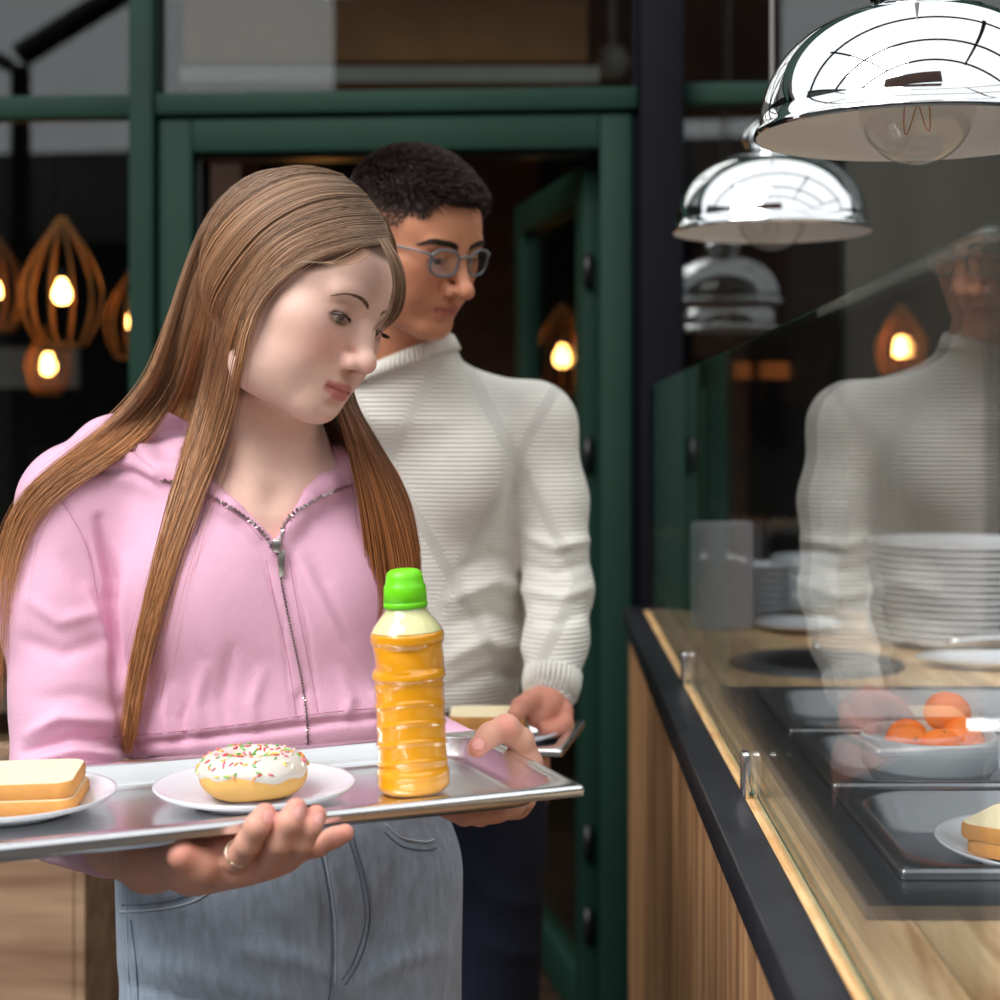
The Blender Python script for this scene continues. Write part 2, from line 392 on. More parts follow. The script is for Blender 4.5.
# brown panelling seen through the fanlight, doorway and right window
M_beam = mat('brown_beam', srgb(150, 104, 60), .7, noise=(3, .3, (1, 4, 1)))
tag(MB().box((-.93, 4.15, 2.165), (.16, 4.2, 2.205)).build('ceiling_duct', M_board), 'pale duct under the brown beam seen through the fanlight', 'duct')
gp_ = P(612, 62, 4.4); tag(MB().lathe([(.0005, -.05), (.035, -.04), (.052, 0), (.035, .04), (.012, .05), (.012, .6)], gp_, 28).build('globe_lamp', M_board, None, True), 'unlit pale globe lamp seen at the right of the fanlight', 'lamp')
tag(MB().box((-.93, 4.2, 2.23), (.13, 4.6, 2.40)).build('ceiling_beam', M_beam), 'brown ceiling beam seen through the fanlight', 'beam')
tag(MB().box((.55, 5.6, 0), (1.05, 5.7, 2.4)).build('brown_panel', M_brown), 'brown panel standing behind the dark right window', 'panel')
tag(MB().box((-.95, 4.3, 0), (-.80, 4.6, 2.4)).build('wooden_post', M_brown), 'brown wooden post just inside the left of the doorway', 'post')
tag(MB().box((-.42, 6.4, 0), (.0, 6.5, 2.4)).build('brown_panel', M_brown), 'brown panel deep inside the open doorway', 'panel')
M_glow = emit('warm_shelf_light', (1, .25, .06, 1), .35)
dc = empty('display_cabinet', (.55, 4.2, 0), 'glass-fronted cabinet with orange lights behind the dark right window', 'cabinet')
MB().box((.42, 4.3, .2), (.80, 4.34, 1.33)).build('back_panel', M_render, dc)
for x in (.42, .56, .62, .80): MB().box((x-.012, 4.18, 0), (x+.012, 4.30, 1.45)).build('upright', M_navy, dc)
for a, b in ((734, 750), (761, 788)):
    p0, p1 = P(a, 379, 4.17), P(b, 362, 4.17)
    MB().box((p0.x, 4.17, p0.z), (p1.x, 4.2, p1.z)).build('light_strip', M_glow, dc)
# ---------------------------------------------------------------- counter
CT = .922                      # worktop height
XO, XR, XG, XW = .1648, .2026, .2132, .222
YN, YE = .55, 3.10             # near and far end of the counter
ctr = empty('counter', (.9, 1.8, 0), 'long serving counter clad in upright oak boards', 'counter')
MB().box((XO+.012, YN, 0), (XO+.035, YE, CT-.03)).build('front_cladding', M_clad, ctr)
MB().box((XO+.035, YN+.03, 0), (1.9, YE-.02, CT-.06)).build('body', M_blk, ctr)
wb = MB()
for q in ((XR+.0006, YN, .300, YE), (.808, YN, 2.0, YE), (.300, YN, .808, 1.27), (.300, 2.095, .808, YE)): wb.box((q[0], q[1], CT-.04), (q[2], q[3], CT))
wt = tag(wb.build('worktop', M_top), 'oiled wooden worktop of the serving counter', 'worktop')
MB().box((XR+.0006, YN, CT+.0002), (XW, YE-.06, CT+.0022)).build('edge_strip', M_strip, wt)
rl = MB().box((XO, YN, CT-.032), (XR, YE+.02, CT+.004), bev=.002)
tag(rl.build('counter_rail', M_blackmetal, None, True), 'flat black steel rail along the front edge of the counter', 'rail')
# glass screen, its top falls a little towards the far end
gt = lambda y: H+.0655+(.0655-.0855)*(y-3.05)/(2.05)*-1 if False else H+.0535+(3.0-y)*.0145
V = []; F = []
yn, yf = .75, 3.02
for x in (XG-.004, XG+.004):
    V += [(x, yn, CT+.003), (x, yf, CT+.003), (x, yf, gt(yf)), (x, yn, gt(yn))]
sg = empty('glass_screen', (XG, 1.9, CT), 'tall clear glass screen standing along the counter, mirroring the boy', 'glass screen')
mk('pane', V, [(0, 1, 2, 3)[::-1], (4, 5, 6, 7), (0, 1, 5, 4), (1, 2, 6, 5), (2, 3, 7, 6), (3, 0, 4, 7)], M_guard, sg, False)
MB().tube([(XG, yn, gt(yn)+.001), (XG, yf, gt(yf)+.0005)], .0008, 6).build('polished_edge', M_gedge, sg)
MB().tube([(XG, yn, CT+.004), (XG, yf, CT+.004)], .0022, 6).build('foot_seal', M_gedge, sg)
for yy in (1.575, 2.235):
    for dx in (-.009,):
        MB().box((XG+dx-.0045, yy-.009, CT+.002), (XG+dx+.0045, yy+.009, CT+.047), bev=.003).build('glass_clamp', M_steel, sg, True)
ep = tag(MB().box((XG+.008, 2.99, CT+.003), (.31, 2.996, H+.05)).build('glass_end_panel', M_guard), 'small glass end panel closing the far end of the counter screen', 'glass panel')
MB().tube([(.31, 2.993, CT+.004), (.31, 2.993, H+.05)], .0035, 6).build('polished_edge', M_gedge, ep)

# ---------------------------------------------------------------- pans
def rrect(hl, hw, r, n=8):
    pts = []
    for cx_, cy_, a0 in ((hl-r, hw-r, 0), (-hl+r, hw-r, 90), (-hl+r, -hw+r, 180), (hl-r, -hw+r, 270)):
        for i in range(n+1):
            a = math.radians(a0+90*i/n); pts.append((cx_+r*math.cos(a), cy_+r*math.sin(a)))
    return pts
def panmesh(hl, hw, depth, rim, lip=.008, rc=.03, inset=.014, tk=.0012):
    loops = [(rrect(hl, hw, .0035), -lip), (rrect(hl+.0006, hw+.0006, .004), -lip*.5), (rrect(hl, hw, .0045), -.001), (rrect(hl-.0015, hw-.0015, .004), 0),
             (rrect(hl-rim+.003, hw-rim+.003, rc), 0), (rrect(hl-rim, hw-rim, rc), -.002),
             (rrect(hl-rim-inset*.6, hw-rim-inset*.6, rc-.001), -depth*.75), (rrect(hl-rim-inset, hw-rim-inset, rc*.9), -depth*.97),
             (rrect(hl-rim-inset-.006, hw-rim-inset-.006, rc*.8), -depth), (rrect(.01, .01, .004), -depth)]
    # outside shell
    loops2 = [(rrect(.01, .01, .004), -depth-tk), (rrect(hl-rim-inset-.006, hw-rim-inset-.006, rc*.8), -depth-tk), (rrect(hl-rim-inset+tk, hw-rim-inset+tk, rc*.9), -depth*.97),
              (rrect(hl-rim-inset*.6+tk, hw-rim-inset*.6+tk, rc-.001), -depth*.75), (rrect(hl-rim+tk, hw-rim+tk, rc), -.003), (rrect(hl-.002, hw-.002, .004), -tk-.0005), (rrect(hl-tk, hw-tk, .0035), -lip)]
    L_ = loops+loops2; n = len(L_[0][0]); V = []; F = []
    for lp, z in L_: V += [(x, y, z) for x, y in lp]
    for j in range(len(L_)-1):
        for i in range(n): F.append((j*n+i, j*n+(i+1) % n, (j+1)*n+(i+1) % n, (j+1)*n+i))
    m = len(L_)
    for i in range(n): F.append(((m-1)*n+i, (m-1)*n+(i+1) % n, (i+1) % n, i))
    return V, F
def pan(name, c, ang, hl, hw, depth, rim, m, label, cat, group=None, **kw):
    V, F = panmesh(hl, hw, depth, rim, **kw)
    o = mk(name, V, F, m, None, True, True); o.location = c; o.rotation_euler = (0, 0, ang)
    # keep the rim crisp
    e = o.modifiers.new('edge', 'EDGE_SPLIT'); e.split_angle = math.radians(50)
    return tag(o, label, cat, group)
M_panst = mat('pan_steel', (.40, .41, .43, 1), .30, metal=1, noise=(7, .08), bump=(18, .12, (1, 12, 1)))
# sunken steel unit with three pans
ut = .933
ub = MB()
X0u, X1u, Y0u, Y1u = .2455, .90, 1.196, 2.165
prow = [(1.262, 1.541), (1.556, 1.812), (1.826, 2.105)]
bx = [(X0u, .2905)]+[(.819, X1u)]
for a, b in bx: ub.box((a, Y0u, CT+.0002), (b, Y1u, ut))
ys = [Y0u, prow[0][0]+.004, prow[0][1]-.004, prow[1][0]+.004, prow[1][1]-.004, prow[2][0]+.004, prow[2][1]-.004, Y1u]
for i in (0, 2, 4, 6): ub.box((.2905, ys[i], CT+.0002), (.819, ys[i+1], ut))
tag(ub.build('steel_counter_unit', M_steeldk), 'dark steel well unit let into the worktop, holding three pans', 'steel unit')
for i, (a, b) in enumerate(prow):
    pan('steel_pan', (.2865+.265, (a+b)/2, ut+.0085), 0, .265, (b-a)/2, .034, .016, M_panst,
        ['shallow steel pan nearest the camera, under the plate of bread', 'middle shallow steel pan, under the bowl of oranges', 'empty shallow steel pan farthest from the camera'][i], 'steel pan', 'steel pans in the counter', rc=.05, inset=.02)

# ---------------------------------------------------------------- crockery
def plate(c, R, label, group, name='plate', m=None, h=.016):
    prof = [(.0005, .003), (R*.55, .003), (R*.62, .005), (R*.8, h*.55), (R*.97, h*.95), (R, h), (R*1.003, h-.0015), (R*.97, h-.0045), (R*.8, h*.4), (R*.62, .0012), (R*.60, -.0006), (R*.56, -.0006), (R*.55, .0006), (.0005, .0006)]
    o = mk(name, *MBv(prof), m or M_white, None, True, True); o.location = c
    return tag(o, label, 'plate', group)
def MBv(prof, n=64):
    b = MB().lathe(prof, (0, 0, 0), n); return np.array(b.V), b.F
def bowl(c, R, hgt, label, group, name='bowl'):
    prof = [(.0005, .004), (R*.6, .005), (R*.82, hgt*.3), (R*.93, hgt*.55), (R*.955, hgt*.97), (R*.975, hgt), (R, hgt*.985), (R, hgt*.45), (R*.985, hgt*.40), (R*.94, hgt*.37), (R*.86, hgt*.16), (R*.7, .001), (R*.66, 0), (.0005, .0008)]
    o = mk(name, *MBv(prof), M_whitegrey, None, True, True); o.location = c
    return tag(o, label, 'bowl', group)
fl = ut+.0085-.034
M_whitegrey = mat('grey_white_glaze', srgb(176, 182, 186), .25)
bw = bowl((.4145, 1.695, fl+.0002), .0705, .056, 'white glazed bowl of oranges standing in the middle steel pan', None)
M_or = mat('orange_peel', srgb(244, 112, 22), .38, noise=(30, .08), bump=(260, .5))
M_stalk = mat('orange_stalk', srgb(70, 80, 30), .7)
def orange(c, r, lab, tilt):
    b = MB(); prof = [(max(.0003, r*1.03*math.sin(t)), -r*.9*math.cos(t)*(1-.05*math.exp(-((math.pi-t)/.3)**2))) for t in np.linspace(0, math.pi, 18)]
    o = mk('orange', *MBv(prof, 28), M_or, None, True, True); o.location = c; o.rotation_euler = tilt
    tag(o, lab, 'orange', 'oranges in the bowl')
    s = mk('stalk', *MBv([(.0003, r*.845), (r*.09, r*.85), (r*.06, r*.885), (.0003, r*.89)], 10), M_stalk, o, True, True)
    return o
zb = fl+.010
orange((.385, 1.672, zb+.036), .0235, 'orange at the left front of the bowl, stalk end showing', (.9, .5, 0))
orange((.420, 1.665, zb+.034), .0235, 'orange lying in the middle front of the bowl', (.2, .1, 0))
orange((.450, 1.690, zb+.039), .0240, 'orange at the right side of the bowl', (.3, 1.2, 0))
orange((.398, 1.722, zb+.032), .0230, 'orange at the back left of the bowl', (1.2, .4, 0))
orange((.438, 1.712, zb+.064), .0245, 'topmost orange, resting on the others in the bowl', (-.5, .3, 0))
plate((.452, 1.408, fl+.0012), .100, 'white plate with two slices of bread on the nearest steel pan', 'white dinner plates', h=.018).rotation_euler = (0, 0, 0)

M_crumb = mat('bread_crumb', srgb(242, 226, 186), .85, noise=(60, .05), bump=(220, .8))
M_crust = mat('bread_crust', srgb(214, 150, 78), .7, noise=(25, .25), bump=(120, .5))
def bread(c, ang, L_, W_, T_, lab, group, tilt=(0, 0)):
    """a slice lying flat: slightly bowed sides, crust round the rim"""
    n = 10; out = []
    base = rrect(L_/2, W_/2, .014, 6)
    out = [(x*(1+.03*math.cos(3*y/W_)), y*(1-.04*math.cos(3*x/L_))) for x, y in base]
    m_ = len(out)
    def ring(s, z): return [(x*s, y*s, z) for x, y in out]
    V = ring(.975, 0)+ring(1, .0025)+ring(1.0, T_-.0025)+ring(.975, T_); F = []
    for j in range(3):
        for i in range(m_): F.append((j*m_+i, j*m_+(i+1) % m_, (j+1)*m_+(i+1) % m_, (j+1)*m_+i))
    o = mk('bread_slice', V, F, M_crust, None, True, True); o.location = c; o.rotation_euler = (tilt[0], tilt[1], ang)
    V2 = ring(.968, T_+.0004)+ring(.975, T_-.001)+ring(.968, -.0002); n2 = m_
    F2 = [tuple(range(n2)), tuple(range(2*n2, 3*n2))[::-1]]
    for i in range(n2):
        F2.append((n2+i, n2+(i+1) % n2, (i+1) % n2, i))
    mk('crumb', V2, F2, M_crumb, o, False, True)
    return tag(o, lab, 'bread slice', group)
pz = fl+.0012+.0045
bread((.447, 1.410, pz+.0012), -.62, .112, .098, .0125, 'lower of the two bread slices on the counter plate', 'bread slices on the counter plate')
bread((.443, 1.410, pz+.0147), -.66, .114, .098, .0135, 'upper of the two bread slices on the counter plate', 'bread slices on the counter plate')

# far end: box, stacks, well
z0 = CT
M_box = mat('grey_white_card', srgb(176, 176, 180), .7, noise=(5, .06))
bxo = tag(MB().box((-.048, -.03, 0), (.048, .03, .188), bev=.003).build('napkin_box', M_box), 'tall pale grey box standing by the far end of the screen', 'box')
bxo.location = (.325, 2.83, z0+.0003); bxo.rotation_euler = (0, 0, .35)
b2 = MB().box((-.034, -.0305, .13), (.034, -.0297, .165)).build('slot', M_render, bxo)
def stack(c, R, n, step, lab, group):
    for i in range(n):
        od = ['', 'second', 'third', 'fourth', 'fifth', 'sixth', 'seventh', 'eighth', 'ninth', 'tenth', 'eleventh', 'twelfth', 'thirteenth', 'fourteenth']
        if i == n-1: l2 = 'topmost plate of the '+lab
        elif i == 0: l2 = 'bottom plate of the '+lab
        else: l2 = '%s plate from the bottom of the ' % od[i]+lab
        dx, dy = random.uniform(-.001, .001), random.uniform(-.001, .001)
        plate((c[0]+dx, c[1]+dy, c[2]+i*step+.0012), R, l2, group, h=.018)
stack((.700, 2.66, z0), .150, 15, .0108, 'tall white plate stack behind the screen', 'plates of the tall stack')
stack((.400, 2.93, z0), .062, 8, .0125, 'short plate stack beside the grey box', 'plates of the short stack')
for i in range(3):
    bowl((.492, 2.95, z0+.002+i*.030), .062, .058, ['bottom', 'middle', 'topmost'][i]+' bowl of the white bowl stack between the plate stacks', 'bowls behind the screen')
plate((.455, 2.80, z0+.0012), .075, 'single white plate in front of the bowl stack', None)
# black cooking well with grey rim
wl = empty('soup_well', (.42, 2.42, z0), 'round black soup well with a grey rim let into the worktop', 'soup well')
M_rim = mat('grey_enamel_rim', srgb(96, 98, 102), .35, metal=.3)
MB().lathe([(.132, .0005), (.130, .005), (.112, .009), (.094, .008), (.090, .003), (.088, .001)], (.42, 2.42, z0), 56).build('rim', M_rim, wl, True)
MB().lathe([(.0905, .0045), (.086, .0025), (.0005, .0012)], (.42, 2.42, z0), 56).build('pot', M_blk, wl, True)
MB().lathe([(.089, .006), (.07, .013), (.03, .019), (.001, .02)], (.42, 2.42, z0), 56).build('lid', M_blk, wl, True)
MB().tube([(.42, 2.40, z0+.018), (.42, 2.40, z0+.034), (.42, 2.43, z0+.034), (.42, 2.43, z0+.018)], .004, 8).build('lid_handle', M_steel, wl, True)
# oval platter and tongs on the right
pl = mk('platter', *MBv([(.0005, .003), (.10, .003), (.145, .014), (.15, .016), (.145, .012), (.10, .0), (.0005, .0)], 56), M_white, None, True, True)
pl.location = (.715, 2.40, z0+.001); pl.scale = (1, .45, 1); tag(pl, 'long white oval platter lying behind the steel pans', 'platter')
for k in (0, 1):
    s = spline([(.64, 2.50-.012*k, z0+.024), (.72, 2.51-.02*k, z0+.030), (.82, 2.515-.03*k, z0+.024), (.92, 2.52-.04*k, z0+.005)], 16)
    if k == 0:
        tg = tag(mk('serving_tongs', *tubemesh(s, .006, 8), M_steel, None, True), 'steel serving tongs lying beside the white platter', 'tongs')
    else: mk('arm', *tubemesh(s, .006, 8), M_steel, tg, True)

# ---------------------------------------------------------------- chrome dome lamps
def dome(c, lab):
    root = empty('dome_lamp', c, lab, 'hanging lamp', 'chrome dome lamps over the counter')
    R = .148; hh = .112
    prof = [(R*1.012, -.003), (R*1.02, 0), (R*1.01, .004), (R*.985, .006)]
    for t in np.linspace(.06, 1, 22):
        a = t*math.pi/2; prof.append((max(.034, R*.985*math.cos(a)**.82), .006+hh*math.sin(a)**1.0))
    prof = [p for i, p in enumerate(prof) if i < 5 or p[0] > .034]+[(.034, hh+.0055), (.032, hh+.008)]
    b = MB().lathe(prof, c, 96); b.build('lamp_shade', M_chrome, root, True)
    inn = [(R*1.005, -.003), (R*.975, .003)]+[(max(.03, (R*.968)*math.cos(t*math.pi/2)**.82), .004+(hh-.003)*math.sin(t*math.pi/2)) for t in np.linspace(.06, .96, 18)]
    MB().lathe(inn, c, 72).build('inner_reflector', M_whitein, root, True)
    MB().lathe([(.030, hh+.006), (.042, hh+.012), (.046, hh+.022), (.042, hh+.036), (.030, hh+.050), (.014, hh+.058), (.006, hh+.062), (.0005, hh+.063)], c, 40).build('cap', M_chrome, root, True)
    MB().tube([(c[0], c[1], c[2]+hh+.06), (c[0], c[1], 3.6)], .0032, 8).build('cord', M_cable, root, True)
    gb = glassbulb; r = .054
    MB().lathe([(.0005, -.030)]+[(r*math.sin(t), .024-r*math.cos(t)) for t in np.linspace(.15, 2.55, 20)]+[(.017, .085)], c, 40).build('bulb', gb, root, True)
    MB().lathe([(.018, .075), (.02, .08), (.02, .105), (.0005, .106)], c, 24).build('socket', M_steel, root, True)
    fil = [(c[0]+.012*math.cos(a*2.5), c[1]+.012*math.sin(a*2.5), c[2]+.02+.02*math.sin(a*5)) for a in np.linspace(0, 2.6, 30)]
    MB().tube(fil, .0007, 4).build('filament', MATS['dull_filament'], root, True)
    return root
mat('dull_filament', srgb(190, 120, 70), .5)
glassbulb = glassmat('bulb_glass', (.90, .90, .88, 1), .06)
d1 = .148*2*FPX/318; d2 = .148*2*FPX/196
dome(tuple(P(917, 133, d1)), 'large-looking chrome dome lamp nearest the camera, cut by the right edge')
dome(tuple(P(772, 231, d2)), 'chrome dome lamp farther back, hanging beside the navy column')

# ---------------------------------------------------------------- wooden cabinet at the lower left
cb = empty('wooden_cabinet', (-.9, 2.7, 0), 'greige wooden cabinet standing at the lower left behind the girl', 'cabinet')
a = P(0, 862, 2.5); b = P(77, 862, 2.5)
MB().box((-1.6, 2.5, 0), (b.x-.006, 2.52, .604)).build('door', M_cab, cb)
MB().box((b.x-.004, 2.5, 0), (b.x+.012, 2.9, .604)).build('side_panel', M_cab, cb)
MB().box((-1.6, 2.52, 0), (b.x-.005, 2.9, .604)).build('body', M_cab, cb)
M_cabd = wood('brown_wood', srgb(92, 70, 52), srgb(128, 100, 78), 3.5, (.7, 6, 6), .6)
cb2 = tag(MB().box((-1.0, 2.95, 0), (-.70, 3.15, .66), bev=.003).build('wooden_planter', M_cabd), 'darker brown wooden box between the cabinet and the doorway', 'box')
# ---------------------------------------------------------------- implicit surfaces for bodies and clothes
class Vol:
    def __init__(s, lo, hi, h, frame=None):
        """frame: 4x4 local->world; the grid lives in local coordinates"""
        s.h = h; s.lo = np.array(lo, float); s.frame = frame
        s.n = [int(round((hi[i]-lo[i])/h))+1 for i in range(3)]
        s.ax = [(lo[i]+np.arange(s.n[i])*h).astype(np.float32) for i in range(3)]
        s.F = np.full(s.n, .5, np.float32)
        if frame is not None: s.inv = frame.inverted()
    def L(s, p):
        """world point -> grid coordinates"""
        if s.frame is None: return np.array(p, float)
        return np.array(s.inv @ Vector(tuple(map(float, p))))
    def sub(s, lo, hi, pad):
        sl = []
        for i in range(3):
            a = max(0, int((lo[i]-pad-s.lo[i])/s.h)); b = min(s.n[i], int((hi[i]+pad-s.lo[i])/s.h)+2)
            if b <= a: return None
            sl.append(slice(a, b))
        return tuple(sl)
    def op(s, lo, hi, fn, k, mode):
        sl = s.sub(lo, hi, k*1.2+s.h*2)
        if sl is None: return s
        X = s.ax[0][sl[0]][:, None, None]; Y = s.ax[1][sl[1]][None, :, None]; Z = s.ax[2][sl[2]][None, None, :]
        d = fn(X, Y, Z).astype(np.float32); A = s.F[sl]
        if mode == 'sub':
            d = -d; h_ = np.maximum(k-np.abs(A-d), 0)/max(k, 1e-6); s.F[sl] = np.maximum(A, d)+h_*h_*k*.25
        else:
            h_ = np.maximum(k-np.abs(A-d), 0)/max(k, 1e-6); s.F[sl] = np.minimum(A, d)-h_*h_*k*.25
        return s
    def ell(s, c, r, k=.01, mode='add', rot=None, world=False):
        if world: c = s.L(c)
        r = np.array(r, float); R = max(r)
        M = np.eye(3) if rot is None else np.array(rot)   # rows: ellipsoid axes
        def fn(X, Y, Z):
            x, y, z = X-c[0], Y-c[1], Z-c[2]
            u = [M[i][0]*x+M[i][1]*y+M[i][2]*z for i in range(3)]
            k0 = np.sqrt(sum((u[i]/r[i])**2 for i in range(3)))
            k1 = np.sqrt(sum((u[i]/r[i]**2)**2 for i in range(3)))+1e-9
            return k0*(k0-1)/k1
        ext = np.sqrt(((M*r[:, None])**2).sum(0))
        return s.op(np.array(c)-ext, np.array(c)+ext, fn, k, mode)
    def cap(s, a, b, ra, rb=None, k=.01, mode='add', world=False, flat=None):
        """tapered capsule; flat=(axis, factor) squeezes the section along an axis"""
        if world: a, b = s.L(a), s.L(b)
        a = np.array(a, float); b = np.array(b, float); rb = ra if rb is None else rb
        ab = b-a; L2 = float(ab @ ab)+1e-12
        if flat is not None:
            fa = np.array(flat[0], float); fa /= np.linalg.norm(fa); ff = flat[1]
        def fn(X, Y, Z):
            x, y, z = X-a[0], Y-a[1], Z-a[2]
            t = np.clip((x*ab[0]+y*ab[1]+z*ab[2])/L2, 0, 1)
            x, y, z = x-t*ab[0], y-t*ab[1], z-t*ab[2]
            q = x*x+y*y+z*z
            if flat is not None:
                pj = x*fa[0]+y*fa[1]+z*fa[2]; q = q+pj*pj*(1/ff**2-1)
            return np.sqrt(q)-(ra+(rb-ra)*t)
        m = max(ra, rb)
        return s.op(np.minimum(a, b)-m, np.maximum(a, b)+m, fn, k, mode)
    def chain(s, pts, rs, k=.01, mode='add', world=False, flat=None):
        for i in range(len(pts)-1): s.cap(pts[i], pts[i+1], rs[i], rs[i+1], k, mode, world, flat)
        return s
    def half(s, p, n, k=.004, world=False):
        """cuts away the side the normal points to"""
        if world:
            p0 = s.L(p); n = s.L(np.array(p)+np.array(n))-p0; p = p0
        n = np.array(n, float); n /= np.linalg.norm(n)
        def fn(X, Y, Z): return -((X-p[0])*n[0]+(Y-p[1])*n[1]+(Z-p[2])*n[2])
        return s.op(s.lo, s.lo+np.array(s.n)*s.h, fn, k, 'sub')
    def mesh(s):
        F = s.F; ins = F < 0
        n = F.shape; c = np.zeros((n[0]-1, n[1]-1, n[2]-1), np.uint8)
        for i in (0, 1):
            for j in (0, 1):
                for k in (0, 1): c += ins[i:n[0]-1+i, j:n[1]-1+j, k:n[2]-1+k]
        act = (c > 0) & (c < 8)
        I = np.argwhere(act); idx = np.full(c.shape, -1, np.int32); idx[act] = np.arange(len(I))
        acc = np.zeros((len(I), 3)); cnt = np.zeros(len(I))
        cor = [(i, j, k) for i in (0, 1) for j in (0, 1) for k in (0, 1)]
        val = {q: F[I[:, 0]+q[0], I[:, 1]+q[1], I[:, 2]+q[2]] for q in cor}
        for q in cor:
            for ax in range(3):
                if q[ax] == 0:
                    r = list(q); r[ax] = 1; r = tuple(r); a, b = val[q], val[r]
                    m = (a < 0) != (b < 0); t = np.where(m, a/np.where(m, a-b, 1), 0)
                    p = np.zeros((len(I), 3)); p += np.array(q); p[:, ax] += t
                    acc[m] += p[m]; cnt[m] += 1
        V = s.lo+(I+acc/np.maximum(cnt, 1)[:, None])*s.h
        Q = []
        for ax in range(3):
            a = [slice(None)]*3; b = [slice(None)]*3; a[ax] = slice(0, n[ax]-1); b[ax] = slice(1, n[ax])
            A, B = ins[tuple(a)], ins[tuple(b)]
            E = np.argwhere(A != B); o1, o2 = [(1, 2), (2, 0), (0, 1)][ax]
            ok = (E[:, o1] > 0) & (E[:, o2] > 0) & (E[:, o1] < n[o1]-1) & (E[:, o2] < n[o2]-1); E = E[ok]
            fl = A[tuple(E.T)]
            def g(d1, d2):
                e = E.copy(); e[:, o1] -= d1; e[:, o2] -= d2; return idx[tuple(e.T)]
            q = np.stack([g(1, 1), g(0, 1), g(0, 0), g(1, 0)], 1)
            q[~fl] = q[~fl][:, ::-1]; Q.append(q)
        Q = np.vstack(Q)
        if s.frame is not None:
            M = np.array(s.frame); V = V @ M[:3, :3].T+M[:3, 3]
        return V, Q
def normals(V, Q):
    n = np.cross(V[Q[:, 2]]-V[Q[:, 0]], V[Q[:, 3]]-V[Q[:, 1]]); N = np.zeros_like(V)
    for i in range(4): np.add.at(N, Q[:, i], n)
    return N/(np.linalg.norm(N, axis=1)[:, None]+1e-12)
def relax(V, Q, it=2, lam=.5):
    E = np.vstack([Q[:, [0, 1]], Q[:, [1, 2]], Q[:, [2, 3]], Q[:, [3, 0]]])
    cnt = np.bincount(E.ravel(), minlength=len(V))[:, None]
    for _ in range(it):
        S = np.zeros_like(V)
        for a in range(3):
            S[:, a] = np.bincount(E[:, 0], V[E[:, 1], a], len(V))+np.bincount(E[:, 1], V[E[:, 0], a], len(V))
        V = V+lam*(S/np.maximum(cnt, 1)-V)
    return V
def wrinkles(V, N, segs, front=True):
    """segs: (px0,py0,px1,py1,width_px,height_m) or polylines ([(px,py)..],w,h)"""
    x, y = proj(V); off = np.zeros(len(V)); msk = np.clip(-N[:, 1]*2.2+.4, 0, 1) if front else 1
    for sg_ in segs:
        if isinstance(sg_[0], (list, tuple)): pts, w_, h_ = sg_
        else: pts, w_, h_ = [(sg_[0], sg_[1]), (sg_[2], sg_[3])], sg_[4], sg_[5]
        best = np.full(len(V), 1e9); tt = np.zeros(len(V)); m = len(pts)-1
        for i in range(m):
            a, b = np.array(pts[i]), np.array(pts[i+1]); ab = b-a
            t = np.clip(((x-a[0])*ab[0]+(y-a[1])*ab[1])/(ab @ ab), 0, 1)
            d = np.hypot(x-a[0]-t*ab[0], y-a[1]-t*ab[1]); c = d < best
            best[c] = d[c]; tt[c] = (i+t[c])/m
        off += h_*np.exp(-(best/w_)**2)*np.sin(np.clip(tt*.9+.05, 0, 1)*math.pi)**.5
    return V+N*(off*msk)[:, None]
def frame(O, e, u):
    """head frame: e = the person's left, u = up; returns matrix and forward"""
    e = Vector(e).normalized(); u = Vector(u); u = (u-e*u.dot(e)).normalized(); f = e.cross(u)   # forward
    M = Matrix(((-e.x, f.x, u.x, O[0]), (-e.y, f.y, u.y, O[1]), (-e.z, f.z, u.z, O[2]), (0, 0, 0, 1)))   # local x = the person's right
    return M
# ---------------------------------------------------------------- heads
class HB:
    """primitives given in head coordinates (x the person's right, y forward, z up), scaled by s"""
    def __init__(s, vol, M, sc=1.0): s.v = vol; s.M = M; s.sc = sc; s.R = np.array(M)[:3, :3].T
    def w(s, p): return np.array(s.M @ Vector([float(q)*s.sc for q in p]))
    def ell(s, c, r, k=.01, mode='add', tilt=None):
        R = s.R
        if tilt is not None: R = np.array(Matrix.Rotation(tilt[1], 3, tilt[0])).T @ s.R
        s.v.ell(s.w(c), np.array(r)*s.sc, k*s.sc, mode, R)
    def cap(s, a, b, ra, rb=None, k=.01, mode='add', flat=None):
        fl = None if flat is None else (s.R.T @ np.array(flat[0], float), flat[1])
        s.v.cap(s.w(a), s.w(b), ra*s.sc, (ra if rb is None else rb)*s.sc, k*s.sc, mode, False, fl)
    def chain(s, pts, rs, k=.01, mode='add'):
        for i in range(len(pts)-1): s.cap(pts[i], pts[i+1], rs[i], rs[i+1], k, mode)
def local(M, V, sc=1.0):
    I = np.array(M.inverted()); return (V @ I[:3, :3].T+I[:3, 3])/sc
EYX, EYY, EYZ, EYR = .031, .0700, .0, .0120
